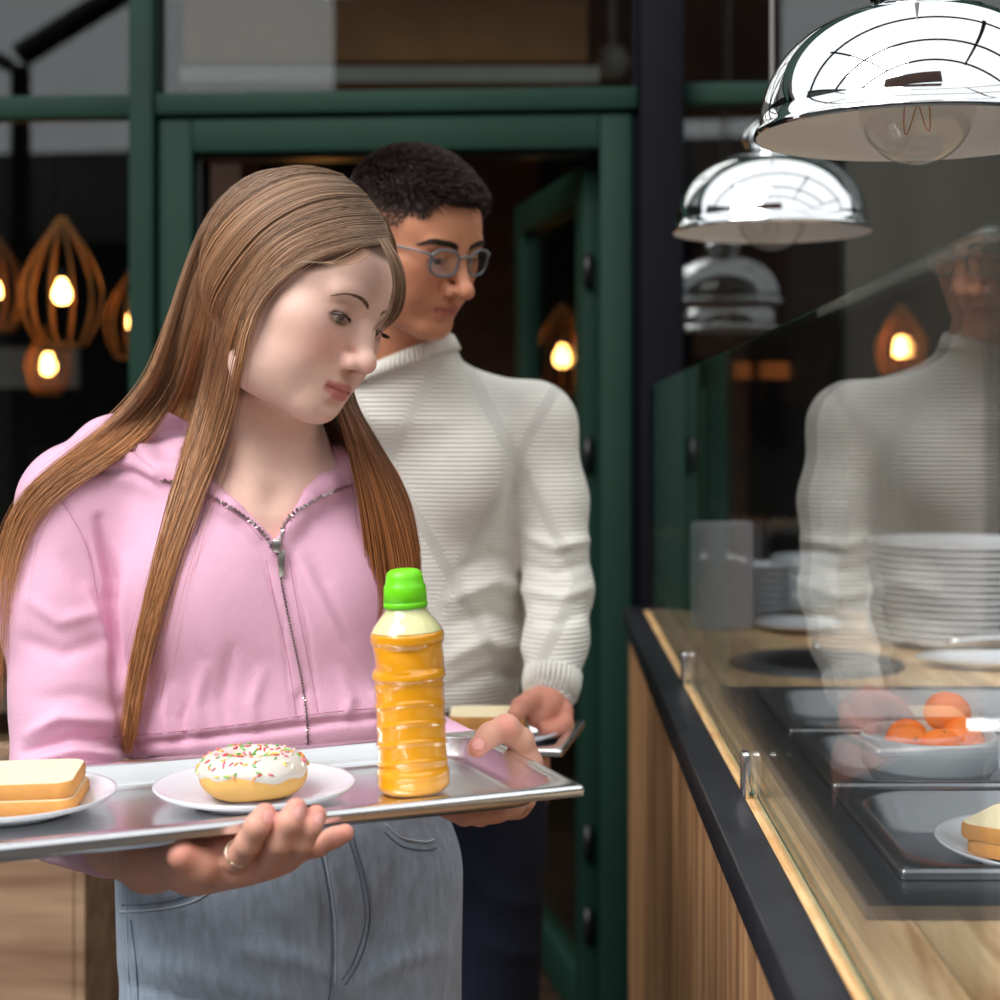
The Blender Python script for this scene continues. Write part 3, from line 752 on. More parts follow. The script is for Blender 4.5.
def build_head(b, male=False, gaze=-.35, ear=1.0):
    CZ = -.0985 if male else -.0895
    b.ell((0, -.014, .036), (.0735, .092, .083), .02)
    b.ell((0, .028, -.025), (.0565, .054, .078), .035)
    b.ell((0, .048, .034), (.052, .032, .040), .035)                      # forehead
    for x in (-1, 1):
        j = 1.12 if male else 1.0
        b.chain([(x*.052*j, .000, -.045), (x*.047*j, .016, -.076), (x*.018*j, .060, CZ+.003)], [.019, .016, .014], .03)   # jaw line
        b.ell((x*.036, .053, -.038), (.022, .023, .030), .030)              # cheek
        b.ell((x*.046, .046, -.014), (.016, .018, .013), .025)              # cheekbone
        b.ell((x*.030, .0745, .019), (.020, .009, .0075 if not male else .009), .014)   # brow
    b.ell((0, .0675, CZ), (.019, .0155, .014), .02)                       # chin
    b.ell((0, .068, -.062), (.025, .018, .020), .02)                      # muzzle
    for x in (-1, 1):
        b.ell((x*.031, .094, -.001), (.0165, .0135, .0125), .014, 'sub')    # eye socket
    # nose
    nl = 1.12 if male else 1.0
    b.chain([(0, .0775, .012), (0, .0865, -.010), (0, .1005*(nl+1)/2, -.030)], [.0095, .0092, .0088], .012)
    b.ell((0, .1035*(nl+1)/2, -.0355), (.0102*nl, .0098*nl, .0092*nl), .007)
    for x in (-1, 1):
        b.ell((x*.0115*nl, .0915, -.0390), (.0075*nl, .0110, .0080*nl), .006)      # wing
        b.ell((x*.0055, .0970, -.0478), (.0042, .0066, .0040), .0020, 'sub')      # nostril
        b.chain([(x*.0200, .0880, -.0330), (x*.0212, .0860, -.0400), (x*.0185, .0880, -.0470)], [.0008, .0012, .0008] if not male else [.0003, .0003, .0003], .0030, 'sub')
        b.ell((x*.0215, .0870, -.0400), (.0018, .004, .006), .007, 'sub')         # crease beside the wing
    b.ell((0, .0885, -.0500), (.0022, .003, .007), .006, 'sub')             # philtrum
    # lips
    b.chain([(-.0225, .0735, -.0672), (-.010, .0835, -.0622), (0, .0855, -.0635), (.010, .0835, -.0622), (.0225, .0735, -.0672)], [.0022, .0052, .0056, .0052, .0022], .0032)
    b.chain([(-.0205, .0735, -.0690), (-.009, .0815, -.0735), (.009, .0815, -.0735), (.0205, .0735, -.0690)], [.002, .0068, .0068, .002], .0035)
    b.chain([(-.024, .0765, -.0678), (-.011, .0895, -.0672), (0, .0915, -.0680), (.011, .0895, -.0672), (.024, .0765, -.0678)], [.0008, .0011, .0011, .0011, .0008], .0020, 'sub')
    b.ell((0, .0865, -.0825), (.012, .005, .0035), .007, 'sub')               # hollow under the lower lip
    # eyelids: a shell over the eyeball with a slit looking down
    for x in (-1, 1):
        b.ell((x*EYX, EYY-.0005, EYZ), (.0148, .0138, .0132), .005)
        zs = -.0045 if not male else -.004
        b.ell((x*EYX+x*.0015, EYY+.0120, zs), (.0124, .0110, .0032 if male else .0052), .0012, 'sub', ('Y', x*-.08))
        b.chain([(x*(EYX-.012), EYY+.009, zs+.0042), (x*EYX, EYY+.0142, zs+.0075), (x*(EYX+.012), EYY+.007, zs+.0040)], [.0006, .0008, .0006], .0018, 'sub')   # lid crease
        # ears
        b.ell((x*(.0755-.007*(1-ear)/.3), -.012, -.012), (.0065*ear, .0165*ear, .028*ear), .006)
        b.ell((x*(.083-.008*(1-ear)/.3), -.009, -.008), (.0055*ear, .0085*ear, .016*ear), .004, 'sub')
        if ear == 1.0: b.ell((x*(.073-.006*(1-ear)/.3), -.004, -.036+.01*(1-ear)), (.006*ear, .008*ear, .009*ear), .005)
def face_tint(V, M, sc, base, male=False):
    q = local(M, V, sc); x, y, z = np.abs(q[:, 0]), q[:, 1], q[:, 2]
    C = np.tile(np.array(base[:3]), (len(V), 1))
    def mixc(w_, col):
        nonlocal C
        w_ = np.clip(w_, 0, 1)[:, None]; C = C*(1-w_)+np.array(col[:3])*w_
    front = np.clip((y-.02)/.03, 0, 1)
    blush = srgb(226, 150, 140) if not male else srgb(186, 112, 88)
    mixc(.55*np.exp(-((x-.042)/.020)**2-((z+.032)/.021)**2)*front, blush)
    mixc(.45*np.exp(-((x)/.012)**2-((z+.037)/.010)**2)*front, blush)
    mixc(.35*np.exp(-((x-.031)/.017)**2-((z-.002)/.010)**2)*front, srgb(196, 138, 132) if not male else srgb(140, 84, 64))
    lipc = srgb(196, 106, 104) if not male else srgb(164, 86, 78)
    zu = -.0600-.10*np.clip(x-.004, 0, 1)**1*1.4+.0; zl = -.0785+.42*np.clip(x-.006, 0, 1)
    inl = 1/(1+np.exp(-(zu-z)/.0007))*1/(1+np.exp(-(z-zl)/.0008))*np.clip((.0235-x)/.002, 0, 1)*front
    mixc(.85*inl, lipc)
    mixc(.6*np.exp(-((z+.0676)/.0013)**2)*np.clip((.0235-x)/.002, 0, 1)*front, srgb(120, 52, 52))
    # the darker rim of the lids
    zs = -.0045 if not male else -.004
    ex = (x-EYX-.0015)/.0132; ez = (z-zs)/(.0055 if not male else .0044); r = np.sqrt(ex**2+ez**2)
    mixc(.85*np.exp(-((r-1.02)/.16)**2)*np.clip((z-zs+.001)/.002, .25, 1)*front*(np.abs(ex) < 1.25), srgb(70, 42, 36))
    mixc(.6*np.exp(-(x/.006)**2*0-((x-.0052)/.0032)**2-((z+.0465)/.0025)**2)*front, srgb(110, 60, 52))
    return C
def eyeball(b, x, parent, iris, M, sc, gaze):
    """eyeball with iris and pupil turned down by gaze"""
    n1, n2 = 20, 32; V = []; F = []; C = []
    g = Vector((-.12*0, math.cos(gaze), math.sin(gaze))); g.normalize()
    a = Vector((1, 0, 0)); c = g.cross(a)
    for i in range(n1+1):
        t = math.pi*i/n1
        t = t**1.6/math.pi**.6
        for j in range(n2):
            p = 2*math.pi*j/n2
            q = (g*math.cos(t)+(a*math.cos(p)+c*math.sin(p))*math.sin(t))*EYR
            V.append(M @ Vector([(q[k]+(x*EYX, EYY-.0012, EYZ)[k])*sc for k in range(3)]))
            C.append((.01, .008, .008) if t < .20 else (iris[:3] if t < .50 else ((.05, .04, .035) if t < .55 else (.78, .72, .70))))
    for i in range(n1):
        for j in range(n2): F.append((i*n2+j, i*n2+(j+1) % n2, (i+1)*n2+(j+1) % n2, (i+1)*n2+j))
    o = mk('eye', np.array(V), F, M_eye, parent, True); setcol(o, C); return o
M_eye = mat('eye', rough=.08, attr='tint', **{'Coat_Weight': .6})
def skinmat(name, rough=.5):
    m = mat(name, rough=rough, attr='tint', noise=(90, .035), bump=(900, .10), spec=.4)
    b = m.node_tree.nodes['Principled BSDF']; b.inputs['Subsurface Weight'].default_value = .12
    b.inputs['Subsurface Radius'].default_value = (1, .35, .2); b.inputs['Subsurface Scale'].default_value = .006
    return m
M_skin = skinmat('fair_skin'); M_skin2 = skinmat('tan_skin')
def brow(pts, parent, M, sc, colm, n=170, length=.007, thick=.0045, bvh=None):
    """eyebrow of short hairs lying on the brow; pts in head coordinates"""
    S = spline(pts, n); V = []; F = []; mb = MB()
    for i, p in enumerate(S):
        t = i/n; th = thick*(1-.75*t**2)
        for _ in range(2):
            q = np.array(p)+np.array([0, 0, random.uniform(-th/2, th/2)])
            d = np.array([np.sign(p[0])*1.0, -.25, .45*(1-t*1.4)]); d = d/np.linalg.norm(d)*length*(.6+.4*random.random())
            a = M @ Vector([float(v)*sc for v in q]); b_ = M @ Vector([float(v)*sc for v in q+d*.5+np.array([0, .0006, 0])]); c = M @ Vector([float(v)*sc for v in q+d])
            if bvh is not None:
                o3 = []
                for pt_, lf_ in ((a, .0002), (b_, .0010), (c, .0006)):
                    l_, n_, _i, _d = bvh.find_nearest(pt_); n_ = n_ if n_.dot(pt_-M.translation) > 0 else -n_; o3.append(l_+n_*lf_)
                a, b_, c = o3
            mb.tube([a, b_, c], [.00028, .00022, .00006], 3, False)
    return mb.build('eyebrow', colm, parent, True)

def lashes(parent, M, sc, x, zs, n=34, length=.0085, m=None):
    mb = MB()
    for i in range(n):
        t = -1+2*i/(n-1); lx = x*(EYX+.0015+.0125*t); zz = zs+.0042*math.sqrt(max(0, 1-t*t*.92)); yy = EYY+.0128-.0045*t*t
        o = np.array([lx, yy, zz]); d = np.array([x*.5*(t+.25), 1.0, -.28]); d /= np.linalg.norm(d); L_ = length*(.75+.25*random.random())*(.8+.3*t)
        pts = [M @ Vector([float(v)*sc for v in o+d*L_*k+np.array([0, 0, .25*L_*k*k])]) for k in (-.15, .35, .7, 1.0)]
        mb.tube(pts, [.00055, .00045, .00030, .00008], 3, False)
    return mb.build('eyelashes', m, parent, True)
# ---------------------------------------------------------------- the girl
from mathutils.bvhtree import BVHTree
girl = empty('person', (-.20, 1.58, 0), 'girl with long light brown hair and pink hoodie holding the laden steel tray', 'person')
GS = .97
GM = frame((-.2294, 1.5346, 1.4107), (.44, .88, -.19), (.36, .0, .93))
vb = Vol((-.45, 1.34, 1.16), (-.06, 1.72, 1.57), .0017)
hb = HB(vb, GM, GS)
build_head(hb, ear=.7)
nk = [P(278, 345, 1.575), P(264, 430, 1.59), P(262, 500, 1.60)]
vb.chain([np.array(p) for p in nk], [.048, .049, .058], .022)
vb.cap(PV(262, 462, 1.63), PV(120, 505, 1.62), .035, .04, .05)
vb.cap(PV(280, 462, 1.63), PV(365, 490, 1.68), .035, .04, .05)
vb.ell(PV(258, 580, 1.605), (.115, .075, .11), .06)
vb.cap(PV(264, 500, 1.55), PV(150, 478, 1.585), .006, .005, .03)
vb.cap(PV(288, 500, 1.55), PV(352, 476, 1.61), .006, .005, .03)
vb.cap(PV(264, 500, 1.548), PV(238, 405, 1.535), .005, .008, .03)
vb.ell(PV(276, 498, 1.522), (.008, .009, .008), .022, 'sub')
V, Q = vb.mesh(); V = relax(V, Q, 1, .4)
C = face_tint(V, GM, GS, srgb(234, 194, 178))
q = local(GM, V, GS); X_, Y_, Z_ = np.abs(q[:, 0]), q[:, 1], q[:, 2]
hairline = .062-.55*np.clip(.045-X_, -.03, .045)*0 - 1.0*np.clip(X_-.03, 0, .1)*1.1   # height of the hairline
sc_ = np.clip((Z_-hairline-np.clip(.09-Y_*1.0, -.2, .0)*0)/.006, 0, 1)*np.clip((Z_+.02)/.02, 0, 1)
sc_ = np.maximum(sc_, np.clip((-.012-Y_)/.008, 0, 1)*np.clip((Z_+.07)/.02, 0, 1))
C = C*(1-sc_[:, None])+np.array(srgb(122, 92, 72)[:3])*sc_[:, None]
body_parts = [(V, Q, C)]
head_bvh = BVHTree.FromPolygons([tuple(v) for v in V], Q.tolist())

SK = srgb(224, 168, 146)
def limbchunk(lo, hi, h, build, col=SK):
    v = Vol(lo, hi, h); build(v); a, b = v.mesh(); a = relax(a, b, 1, .4)
    C = np.tile(np.array(col[:3]), (len(a), 1)); return a, b, C
def nails(a, C, lst, col=srgb(240, 176, 168)):
    for c, n_, r in lst:
        n_ = np.array(n_)/np.linalg.norm(n_); d = a-np.array(c); h_ = d @ n_; rad = np.linalg.norm(d-h_[:, None]*n_, axis=1)
        w_ = np.clip((r-rad)/.0008, 0, 1)*(h_ > 0); C = C*(1-w_[:, None])+np.array(col[:3])*w_[:, None]
        w2 = np.exp(-((rad-r)/.0006)**2)*(h_ > 0)*.35; C = C*(1-w2[:, None])+np.array(srgb(170, 96, 86)[:3])*w2[:, None]
    return C
def blendtips(a, C, tips, r=.012, col=srgb(226, 138, 124)):
    for t in tips:
        w_ = np.exp(-((np.linalg.norm(a-np.array(t), axis=1))/r)**2)[:, None]*.75; C = C*(1-w_)+np.array(col[:3])*w_
    return C
# right forearm and hand, palm up under the front of the tray
EL = np.array((-.440, 1.50, .925)); WR = PV(150, 862, 1.275)
fR = {'index': [(236, 860, 1.200), (248, 843, 1.178), (257, 826, 1.170), (265, 814, 1.176)],
      'middle': [(266, 862, 1.204), (280, 842, 1.180), (289, 822, 1.174), (296, 809, 1.181)],
      'ring': [(290, 857, 1.208), (302, 841, 1.188), (310, 826, 1.184), (316, 816, 1.190)],
      'pinky': [(300, 851, 1.222), (318, 846, 1.216), (333, 838, 1.214), (345, 833, 1.214)]}
def handR(v):
    v.chain([EL, (EL+WR)/2, WR], [.027, .029, .0225], .01)
    v.chain([WR, PV(195, 864, 1.240), PV(232, 862, 1.218)], [.0215, .0200, .0170], .012)
    v.chain([PV(195, 864, 1.240), PV(285, 853, 1.222)], [.019, .0150], .012)
    v.chain([PV(215, 860, 1.235), PV(262, 858, 1.215)], [.019, .0160], .012)
    for n_, f in fR.items():
        r = .0094 if n_ != 'pinky' else .0080
        v.chain([PV(*p) for p in f], [r*1.06, r, r*.96, r*.88], .0035)
    v.chain([PV(222, 866, 1.222), PV(200, 866, 1.200), PV(181, 855, 1.186)], [.0145, .0125, .0108], .006)
a, b, C = limbchunk((-.50, 1.13, .88), (-.13, 1.56, 1.03), .0019, handR)
C = blendtips(a, C, [PV(*f[-1]) for f in fR.values()]+[PV(181, 855, 1.183)]); C = nails(a, C, [(PV(267, 817, 1.176), (.35, -1, .25), .0052), (PV(298, 812, 1.181), (.35, -1, .25), .0052), (PV(317, 819, 1.190), (.35, -1, .3), .0048)]); body_parts.append((a, b, C))
# left forearm and hand, thumb over the tray rim, fingers below it
EL2 = PV(405, 740, 1.66); WR2 = PV(508, 776, 1.515)
def handL(v):
    v.chain([EL2, WR2], [.032, .0225], .01)
    v.chain([WR2, PV(524, 782, 1.470), PV(516, 802, 1.425)], [.0215, .0180, .0155], .010)
    v.chain([WR2, PV(527, 764, 1.462), PV(521, 741, 1.458), PV(506, 728, 1.450), PV(490, 735, 1.436), PV(477, 748, 1.424)], [.018, .0138, .0112, .0118, .0104, .0090], .006)
    for k, (x1, y1, d1_) in enumerate([(524, 800, 1.405), (512, 808, 1.385), (496, 812, 1.375), (480, 812, 1.372)]):
        r = .0098-.0004*k
        v.chain([PV(x1+2, y1-8, d1_+.045), PV(x1, y1, d1_+.01), PV(x1-16, y1+4, d1_-.012), PV(x1-34, y1-2, d1_-.014)], [r*1.05, r, r*.95, r*.85], .0035)
a, b, C = limbchunk((-.17, 1.31, .905), (.03, 1.72, 1.06), .0018, handL)
C = blendtips(a, C, [PV(477, 748, 1.42), PV(506, 728, 1.44)], .010); C = nails(a, C, [(PV(480, 745, 1.424), (-.25, -1, .35), .0060)]); body_parts.append((a, b, C))
# hidden trunk and legs inside the clothes
def trunk(v):
    v.chain([PV(262, 520, 1.63), PV(262, 640, 1.64), PV(275, 740, 1.64), (-.25, 1.64, .84)], [.075, .085, .08, .10], .03, flat=((0, 1, 0), .7))
    for X in (-.325, -.175):
        v.chain([(X, 1.64, .84), (X, 1.64, .48), (X, 1.65, .10)], [.070, .048, .034], .02)
    v.chain([PV(120, 515, 1.62), PV(76, 560, 1.60), EL], [.04, .038, .026], .02)
    v.chain([PV(345, 500, 1.68), PV(368, 590, 1.69), EL2], [.038, .036, .032], .02)
body_parts.append(limbchunk((-.54, 1.44, .06), (-.06, 1.80, 1.24), .007, trunk))

# ---------------------------------------------------------------- hoodie
def polyd(px, py, poly):
    d = np.full(px.shape, 1e9); sgn = np.ones(px.shape); n = len(poly)
    for i in range(n):
        ax_, ay = poly[i]; bx_, by = poly[i-1]; ex, ey = bx_-ax_, by-ay; wx, wy = px-ax_, py-ay
        t = np.clip((wx*ex+wy*ey)/(ex*ex+ey*ey), 0, 1); d = np.minimum(d, (wx-ex*t)**2+(wy-ey*t)**2)
        c1 = py >= ay; c2 = py < by; c3 = ex*wy > ey*wx
        sgn = np.where((c1 & c2 & c3) | (~c1 & ~c2 & ~c3), -sgn, sgn)
    return sgn*np.sqrt(d)
vh = Vol((-.60, 1.33, .885), (-.06, 1.86, 1.33), .0029)
vh.ell(PV(248, 560, 1.63), (.150, .105, .125), .05)
vh.ell(PV(252, 640, 1.63), (.150, .112, .12), .05)
vh.ell(PV(272, 715, 1.63), (.168, .118, .075), .04)
vh.cap(PV(90, 505, 1.62), PV(345, 500, 1.69), .062, .050, .05)
vh.ell(PV(205, 590, 1.560), (.050, .045, .055), .06)
vh.ell(PV(335, 590, 1.590), (.045, .045, .055), .06)
vh.chain([PV(80, 507, 1.605), PV(62, 610, 1.58), PV(72, 700, 1.555), EL+np.array((-.01, .01, .01))], [.062, .058, .054, .050], .022)
vh.chain([EL, EL+(WR-EL)*.55], [.046, .033], .012)
vh.chain([PV(350, 500, 1.69), PV(368, 590, 1.70), PV(380, 690, 1.69), EL2], [.050, .045, .044, .040], .022)
vh.chain([EL2, EL2+(WR2-EL2)*.55], [.040, .031], .012)
vh.chain([PV(155, 474, 1.56), PV(128, 464, 1.585), PV(112, 450, 1.64), PV(175, 430, 1.71), PV(262, 438, 1.735), PV(325, 443, 1.69), PV(347, 457, 1.625), PV(352, 480, 1.585)], [.008, .016, .030, .038, .040, .026, .014, .008], .025)
# standing collar edges lying on the chest
def skin_d(a_, b_):
    dr = (P(a_, b_, 1)-Vector((0, 0, H))).normalized(); h_ = head_bvh.ray_cast(Vector((0, 0, H)), dr, 4)
    return PV(a_, b_, (h_[0].y if h_[0] is not None else 1.58)+.003)
for ln_ in ([(176, 474), (205, 488), (236, 508), (260, 530), (274, 550)], [(346, 478), (326, 486), (306, 500), (290, 522), (278, 548)]):
    pl_ = [skin_d(*q_) for q_ in ln_]; pl_[0][1] += .004
    vh.chain(pl_, [.0105]*5, .012)
# neck opening
poly = [(176, 440), (186, 462), (212, 478), (243, 506), (262, 526), (275, 541), (283, 527), (300, 498), (314, 468), (326, 446), (330, 400), (280, 370), (215, 370)]
def vcut(X, Y, Z):
    px = CX+X/Y*FPX; py = CY+(H-Z)/Y*FPX
    px, py = np.broadcast_arrays(px+0*Z, py+0*X)
    return np.maximum(polyd(px, py, poly)/FPX*1.5, Y-1.60+0*X)
vh.op(np.array((-.34, 1.35, 1.15)), np.array((-.17, 1.72, 1.34)), vcut, .004, 'sub')
vh.half(PV(270, 749, 1.63), (.06, 0, -1), .006) if False else None
# cut the body below the hem but keep the sleeves
def hemcut(X, Y, Z):
    bot = 1.3-(757-415)/1600*1.52+.0+(X+.25)*.05
    arm = np.minimum(np.sqrt((X-EL[0])**2+(Y-EL[1])**2+(Z-EL[2]-.02)**2)-.085, np.sqrt((X-EL2[0])**2+(Y-EL2[1])**2+(Z-EL2[2])**2)-.07)
    arm = np.minimum(arm, -(X+.42)*-1+.0*Z) if False else arm
    return np.maximum(Z-bot, -np.minimum(arm, X+.395+0*Z))
vh.op(np.array((-.42, 1.40, .89)), np.array((-.085, 1.86, 1.0)), hemcut, .006, 'sub')
V, Q = vh.mesh(); V = relax(V, Q, 2, .5); N = normals(V, Q)
V = wrinkles(V, N, [
    # hem band and gathers above it
    ([(95, 748), (170, 742), (250, 733), (330, 722), (400, 716), (440, 712)], 4, -.006),
    ([(170, 742), (165, 715), (172, 690)], 7, .005), ([(200, 738), (196, 705), (205, 670)], 7, .005), ([(228, 735), (222, 700), (232, 650)], 7, -.004),
    ([(140, 745), (135, 720), (142, 700)], 6, .005), ([(255, 730), (252, 705), (262, 672)], 6, .004), ([(345, 720), (350, 700), (340, 672)], 6, .004), ([(376, 716), (372, 690), (350, 650)], 7, .005), ([(185, 740), (181, 720), (188, 700)], 4, -.004), ([(120, 745), (118, 722), (128, 700)], 5, -.004), ([(300, 724), (298, 700), (305, 690)], 5, -.003),
    # big diagonal folds left of the arm and from the bust
    ([(300, 560), (330, 620), (365, 690), (380, 712)], 9, .007), ([(312, 560), (345, 625), (385, 700)], 9, -.005), ([(330, 590), (362, 650), (385, 690)], 8, .005),
    # crease between arm and torso
    ([(100, 520), (112, 580), (116, 650), (120, 705)], 6, -.012), ([(128, 560), (124, 620), (128, 690)], 7, .006),
    ([(88, 590), (108, 640), (118, 660)], 7, .006), ([(66, 560), (100, 600), (112, 640)], 8, -.004),
    # sleeve
    ([(30, 600), (60, 622), (100, 612)], 7, .004), ([(25, 640), (62, 655), (105, 640)], 8, -.004), ([(30, 735), (60, 718), (118, 722)], 7, .009), ([(25, 752), (70, 738), (118, 742)], 5, -.008), ([(35, 762), (75, 752), (115, 756)], 6, .008), ([(40, 700), (80, 695), (118, 705)], 9, -.004),
    ([(35, 480), (62, 500), (88, 540), (100, 590)], 2.2, -.0022),
    ([(150, 505), (165, 560), (160, 620)], 12, -.004), ([(210, 520), (245, 560), (270, 610)], 14, .003),
    ([(90, 468), (130, 472), (158, 488)], 5, -.007), ([(100, 440), (135, 448), (160, 470)], 4, -.004),
    # hem front placket
    ([(262, 555), (282, 620), (292, 715)], 2.0, -.0018), ([(291, 555), (306, 620), (318, 712)], 2.0, -.0018),
])
M_velour = mat('pink_velour', srgb(229, 176, 201), .85, noise=(10, .06), bump=(700, .35), **{'Sheen_Weight': .55, 'Sheen_Roughness': .35})
M_velour.node_tree.nodes['Principled BSDF'].inputs['Sheen Tint'].default_value = (1, .86, .94, 1)
hood = mk('hoodie', V, Q, M_velour, girl, True)
hood_bvh = BVHTree.FromPolygons([tuple(v) for v in V], Q.tolist())
CAMP = Vector((0, 0, H))
def cast(px, py, bvhs, lift=.001, default=None):
    dr = (P(px, py, 1)-CAMP).normalized(); best = None
    for bv in bvhs:
        h_ = bv.ray_cast(CAMP, dr, 4)
        if h_[0] is not None and (best is None or h_[3] < best[1]): best = (h_[0], h_[3], h_[1])
    if best is None: return P(px, py, default) if default else None
    n = best[2]; n = n if n.dot(dr) < 0 else -n
    return best[0]+n*lift
def surfline(pts, bvhs, n=40, lift=.001, default=None):
    S = spline([(a, b_) for a, b_ in pts], n); out = []
    for s_ in S:
        c = cast(s_[0], s_[1], bvhs, lift, default)
        if c is not None: out.append(c)
    return out
# zipper
M_zip = mat('brushed_zip_metal', (.55, .52, .48, 1), .3, metal=1)
M_tape = mat('pink_zip_tape', srgb(206, 140, 170), .9)
def teeth(name, pts, bv, step=.0021, size=.0011, m=None, par=None):
    L_ = surfline(pts, bv, 220, .0017); mb = MB(); acc = 0; prev = L_[0]; k = 0
    for p in L_[1:]:
        d = (p-prev).length
        if d > .02: prev = p; continue
        acc += d
        if acc >= step:
            acc = 0; t = (p-prev).normalized(); sd = t.cross(Vector((0, -1, 0))).normalized(); k += 1
            c = p+sd*(.0006 if k % 2 else -.0006)
            u_ = Vector((0, -1, 0))
            Vv = [c+t*(a*size*.6)+sd*(b_*size*1.1)+u_*(e_*size*.8) for a in (-1, 1) for b_ in (-1, 1) for e_ in (-1, 1)]
            mb.add(Vv, [(0, 1, 3, 2), (4, 6, 7, 5), (0, 4, 5, 1), (2, 3, 7, 6), (0, 2, 6, 4), (1, 5, 7, 3)])
        prev = p
    return mb.build(name, m or M_zip, par)
zl = [(160, 479), (188, 487), (222, 502), (250, 521), (265, 536), (273, 549)]
zr = [(358, 483), (330, 492), (302, 507), (286, 524), (279, 545)]
zc = [(277, 550), (281, 580), (291, 630), (300, 672), (306, 710), (308, 745)]
hb_ = [hood_bvh]
for pts_ in (zl, zr): 
    t_ = surfline(pts_, hb_, 40, .0001)
    tp = mk('zipper_tape', *tubemesh(t_, .0014, 6), M_tape, hood, True)
    teeth('zipper_teeth', pts_, hb_, .0023, .0013, par=hood)
teeth('zipper_teeth', zc, hb_, .0026, .0009, par=hood)
mk('zipper_seam', *tubemesh(surfline(zc, hb_, 50, .0001), .0008, 5), mat('zip_gap', srgb(120, 84, 100), .8), hood, True)
for pts_ in ([(266, 560), (274, 600), (288, 660), (296, 715)], [(289, 556), (296, 600), (308, 660), (318, 712)], [(95, 738), (170, 732), (250, 723), (330, 712), (400, 706)], [(34, 478), (60, 500), (86, 545), (98, 600)], [(168, 478), (200, 495), (240, 517), (262, 540)]):
    mk('seam', *tubemesh(surfline(pts_, hb_, 50, -.0002), .0006, 4), M_tape, hood, True)
zp = cast(277, 546, hb_, .004)
sl = MB(); sl.box((zp.x-.0045, zp.y-.002, zp.z-.007), (zp.x+.0045, zp.y+.003, zp.z+.006), bev=.0015)
slider = sl.build('zipper_slider', M_zip, hood, True)
pu = MB(); z2 = cast(281, 562, hb_, .0045)
pu.box((z2.x-.0030, z2.y-.001, z2.z-.013), (z2.x+.0030, z2.y+.001, z2.z+.012), bev=.0008)
po = pu.build('zipper_pull', M_zip, slider, True)
# ---------------------------------------------------------------- jeans
vj = Vol((-.50, 1.42, .60), (-.02, 1.84, 1.01), .0032)
vj.chain([PV(285, 790, 1.63), PV(288, 860, 1.63), PV(289, 925, 1.63)], [.146, .162, .166], .03, flat=((0, 1, 0), .70))
vj.ell((-.250, 1.68, .83), (.15, .10, .09), .04)
for X, X2 in ((-.333, -.338), (-.168, -.160)):
    vj.chain([(X, 1.625, .83), (X2, 1.62, .55)], [.090, .083], .016)
vj.half((-.25, 1.6, .975), (0, 0, 1), .003)
vj.half((-.25, 1.6, .61), (0, 0, -1), .001)
V, Q = vj.mesh(); V = relax(V, Q, 2, .5); N = normals(V, Q)
V = wrinkles(V, N, [([(318, 845), (338, 890), (345, 940), (342, 1000)], 7, .0035), ([(322, 850), (330, 900), (332, 960), (328, 1010)], 3, -.003), ([(345, 985), (300, 960), (240, 950)], 10, .004), ([(352, 990), (400, 960), (440, 950)], 10, .004),
    ([(240, 870), (260, 920), (300, 970)], 14, -.004), ([(130, 960), (200, 975), (280, 1000)], 12, .004), ([(222, 872), (206, 888), (186, 901), (155, 908), (122, 910)], 4, -.0022), ([(316, 850), (323, 900), (324, 1000)], 3, -.0022), ([(352, 840), (372, 900), (366, 950), (345, 985)], 3, -.0016), ([(128, 985), (180, 1000), (230, 1010)], 8, -.004), ([(400, 870), (380, 930), (362, 985)], 12, -.004)])
M_denim = mat('light_denim', srgb(160, 176, 194), .85, noise=(120, .17, (1, 1, .30)), bump=(1100, .6, (1, 1, .4)), **{'Sheen_Weight': .15})
jeans = mk('jeans', V, Q, M_denim, girl, True); jb = [BVHTree.FromPolygons([tuple(v) for v in V], Q.tolist())]
lg = MB()
for X in (-.338, -.160):
    lg.tube([(X, 1.62, .62), (X, 1.62, .40), (X, 1.63, .10)], [.081, .076, .072], 32, False)
lg.build('trouser_legs', M_denim, jeans, True)
M_stitch = mat('denim_seam', srgb(116, 130, 150), .9); M_stitch2 = mat('pale_denim_seam', srgb(186, 198, 210), .9)
for pts_, m_, r_ in (([(318, 845), (326, 880), (332, 930), (331, 985), (326, 1010)], M_stitch, .0009), ([(322, 845), (330, 880), (336, 930), (335, 985)], M_stitch2, .0009), ([(352, 835), (365, 880), (370, 920), (360, 960), (345, 985)], M_stitch, .0011), ([(347, 835), (360, 880), (365, 920), (355, 958), (342, 980)], M_stitch, .0009),
        ([(228, 868), (214, 888), (190, 903), (155, 910), (120, 912)], M_stitch2, .0012), ([(224, 866), (208, 882), (186, 895), (155, 903), (122, 905)], M_stitch, .0008),
        ([(386, 825), (402, 838), (425, 842), (434, 840)], M_stitch2, .0011), ([(384, 832), (402, 846), (425, 850), (436, 848)], M_stitch, .0008),
        ([(131, 920), (136, 960), (139, 1010)], M_stitch, .0010), ([(126, 870), (128, 960), (131, 1010)], M_stitch2, .0009), ([(200, 868), (201, 885), (200, 898)], M_stitch, .0010)):
    L_ = surfline(pts_, jb, 50, .0003)
    if len(L_) > 4: mk('seam', *tubemesh(L_, r_, 5), m_, jeans, True)
rv = cast(128, 912, jb, .0015)
if rv: mk('rivet', *MBv([(.0005, .001), (.003, .0008), (.0035, 0), (.0005, -.001)], 14), mat('copper_rivet', (.55, .25, .12, 1), .35, metal=1), jeans, True).location = rv-root_off(jeans)
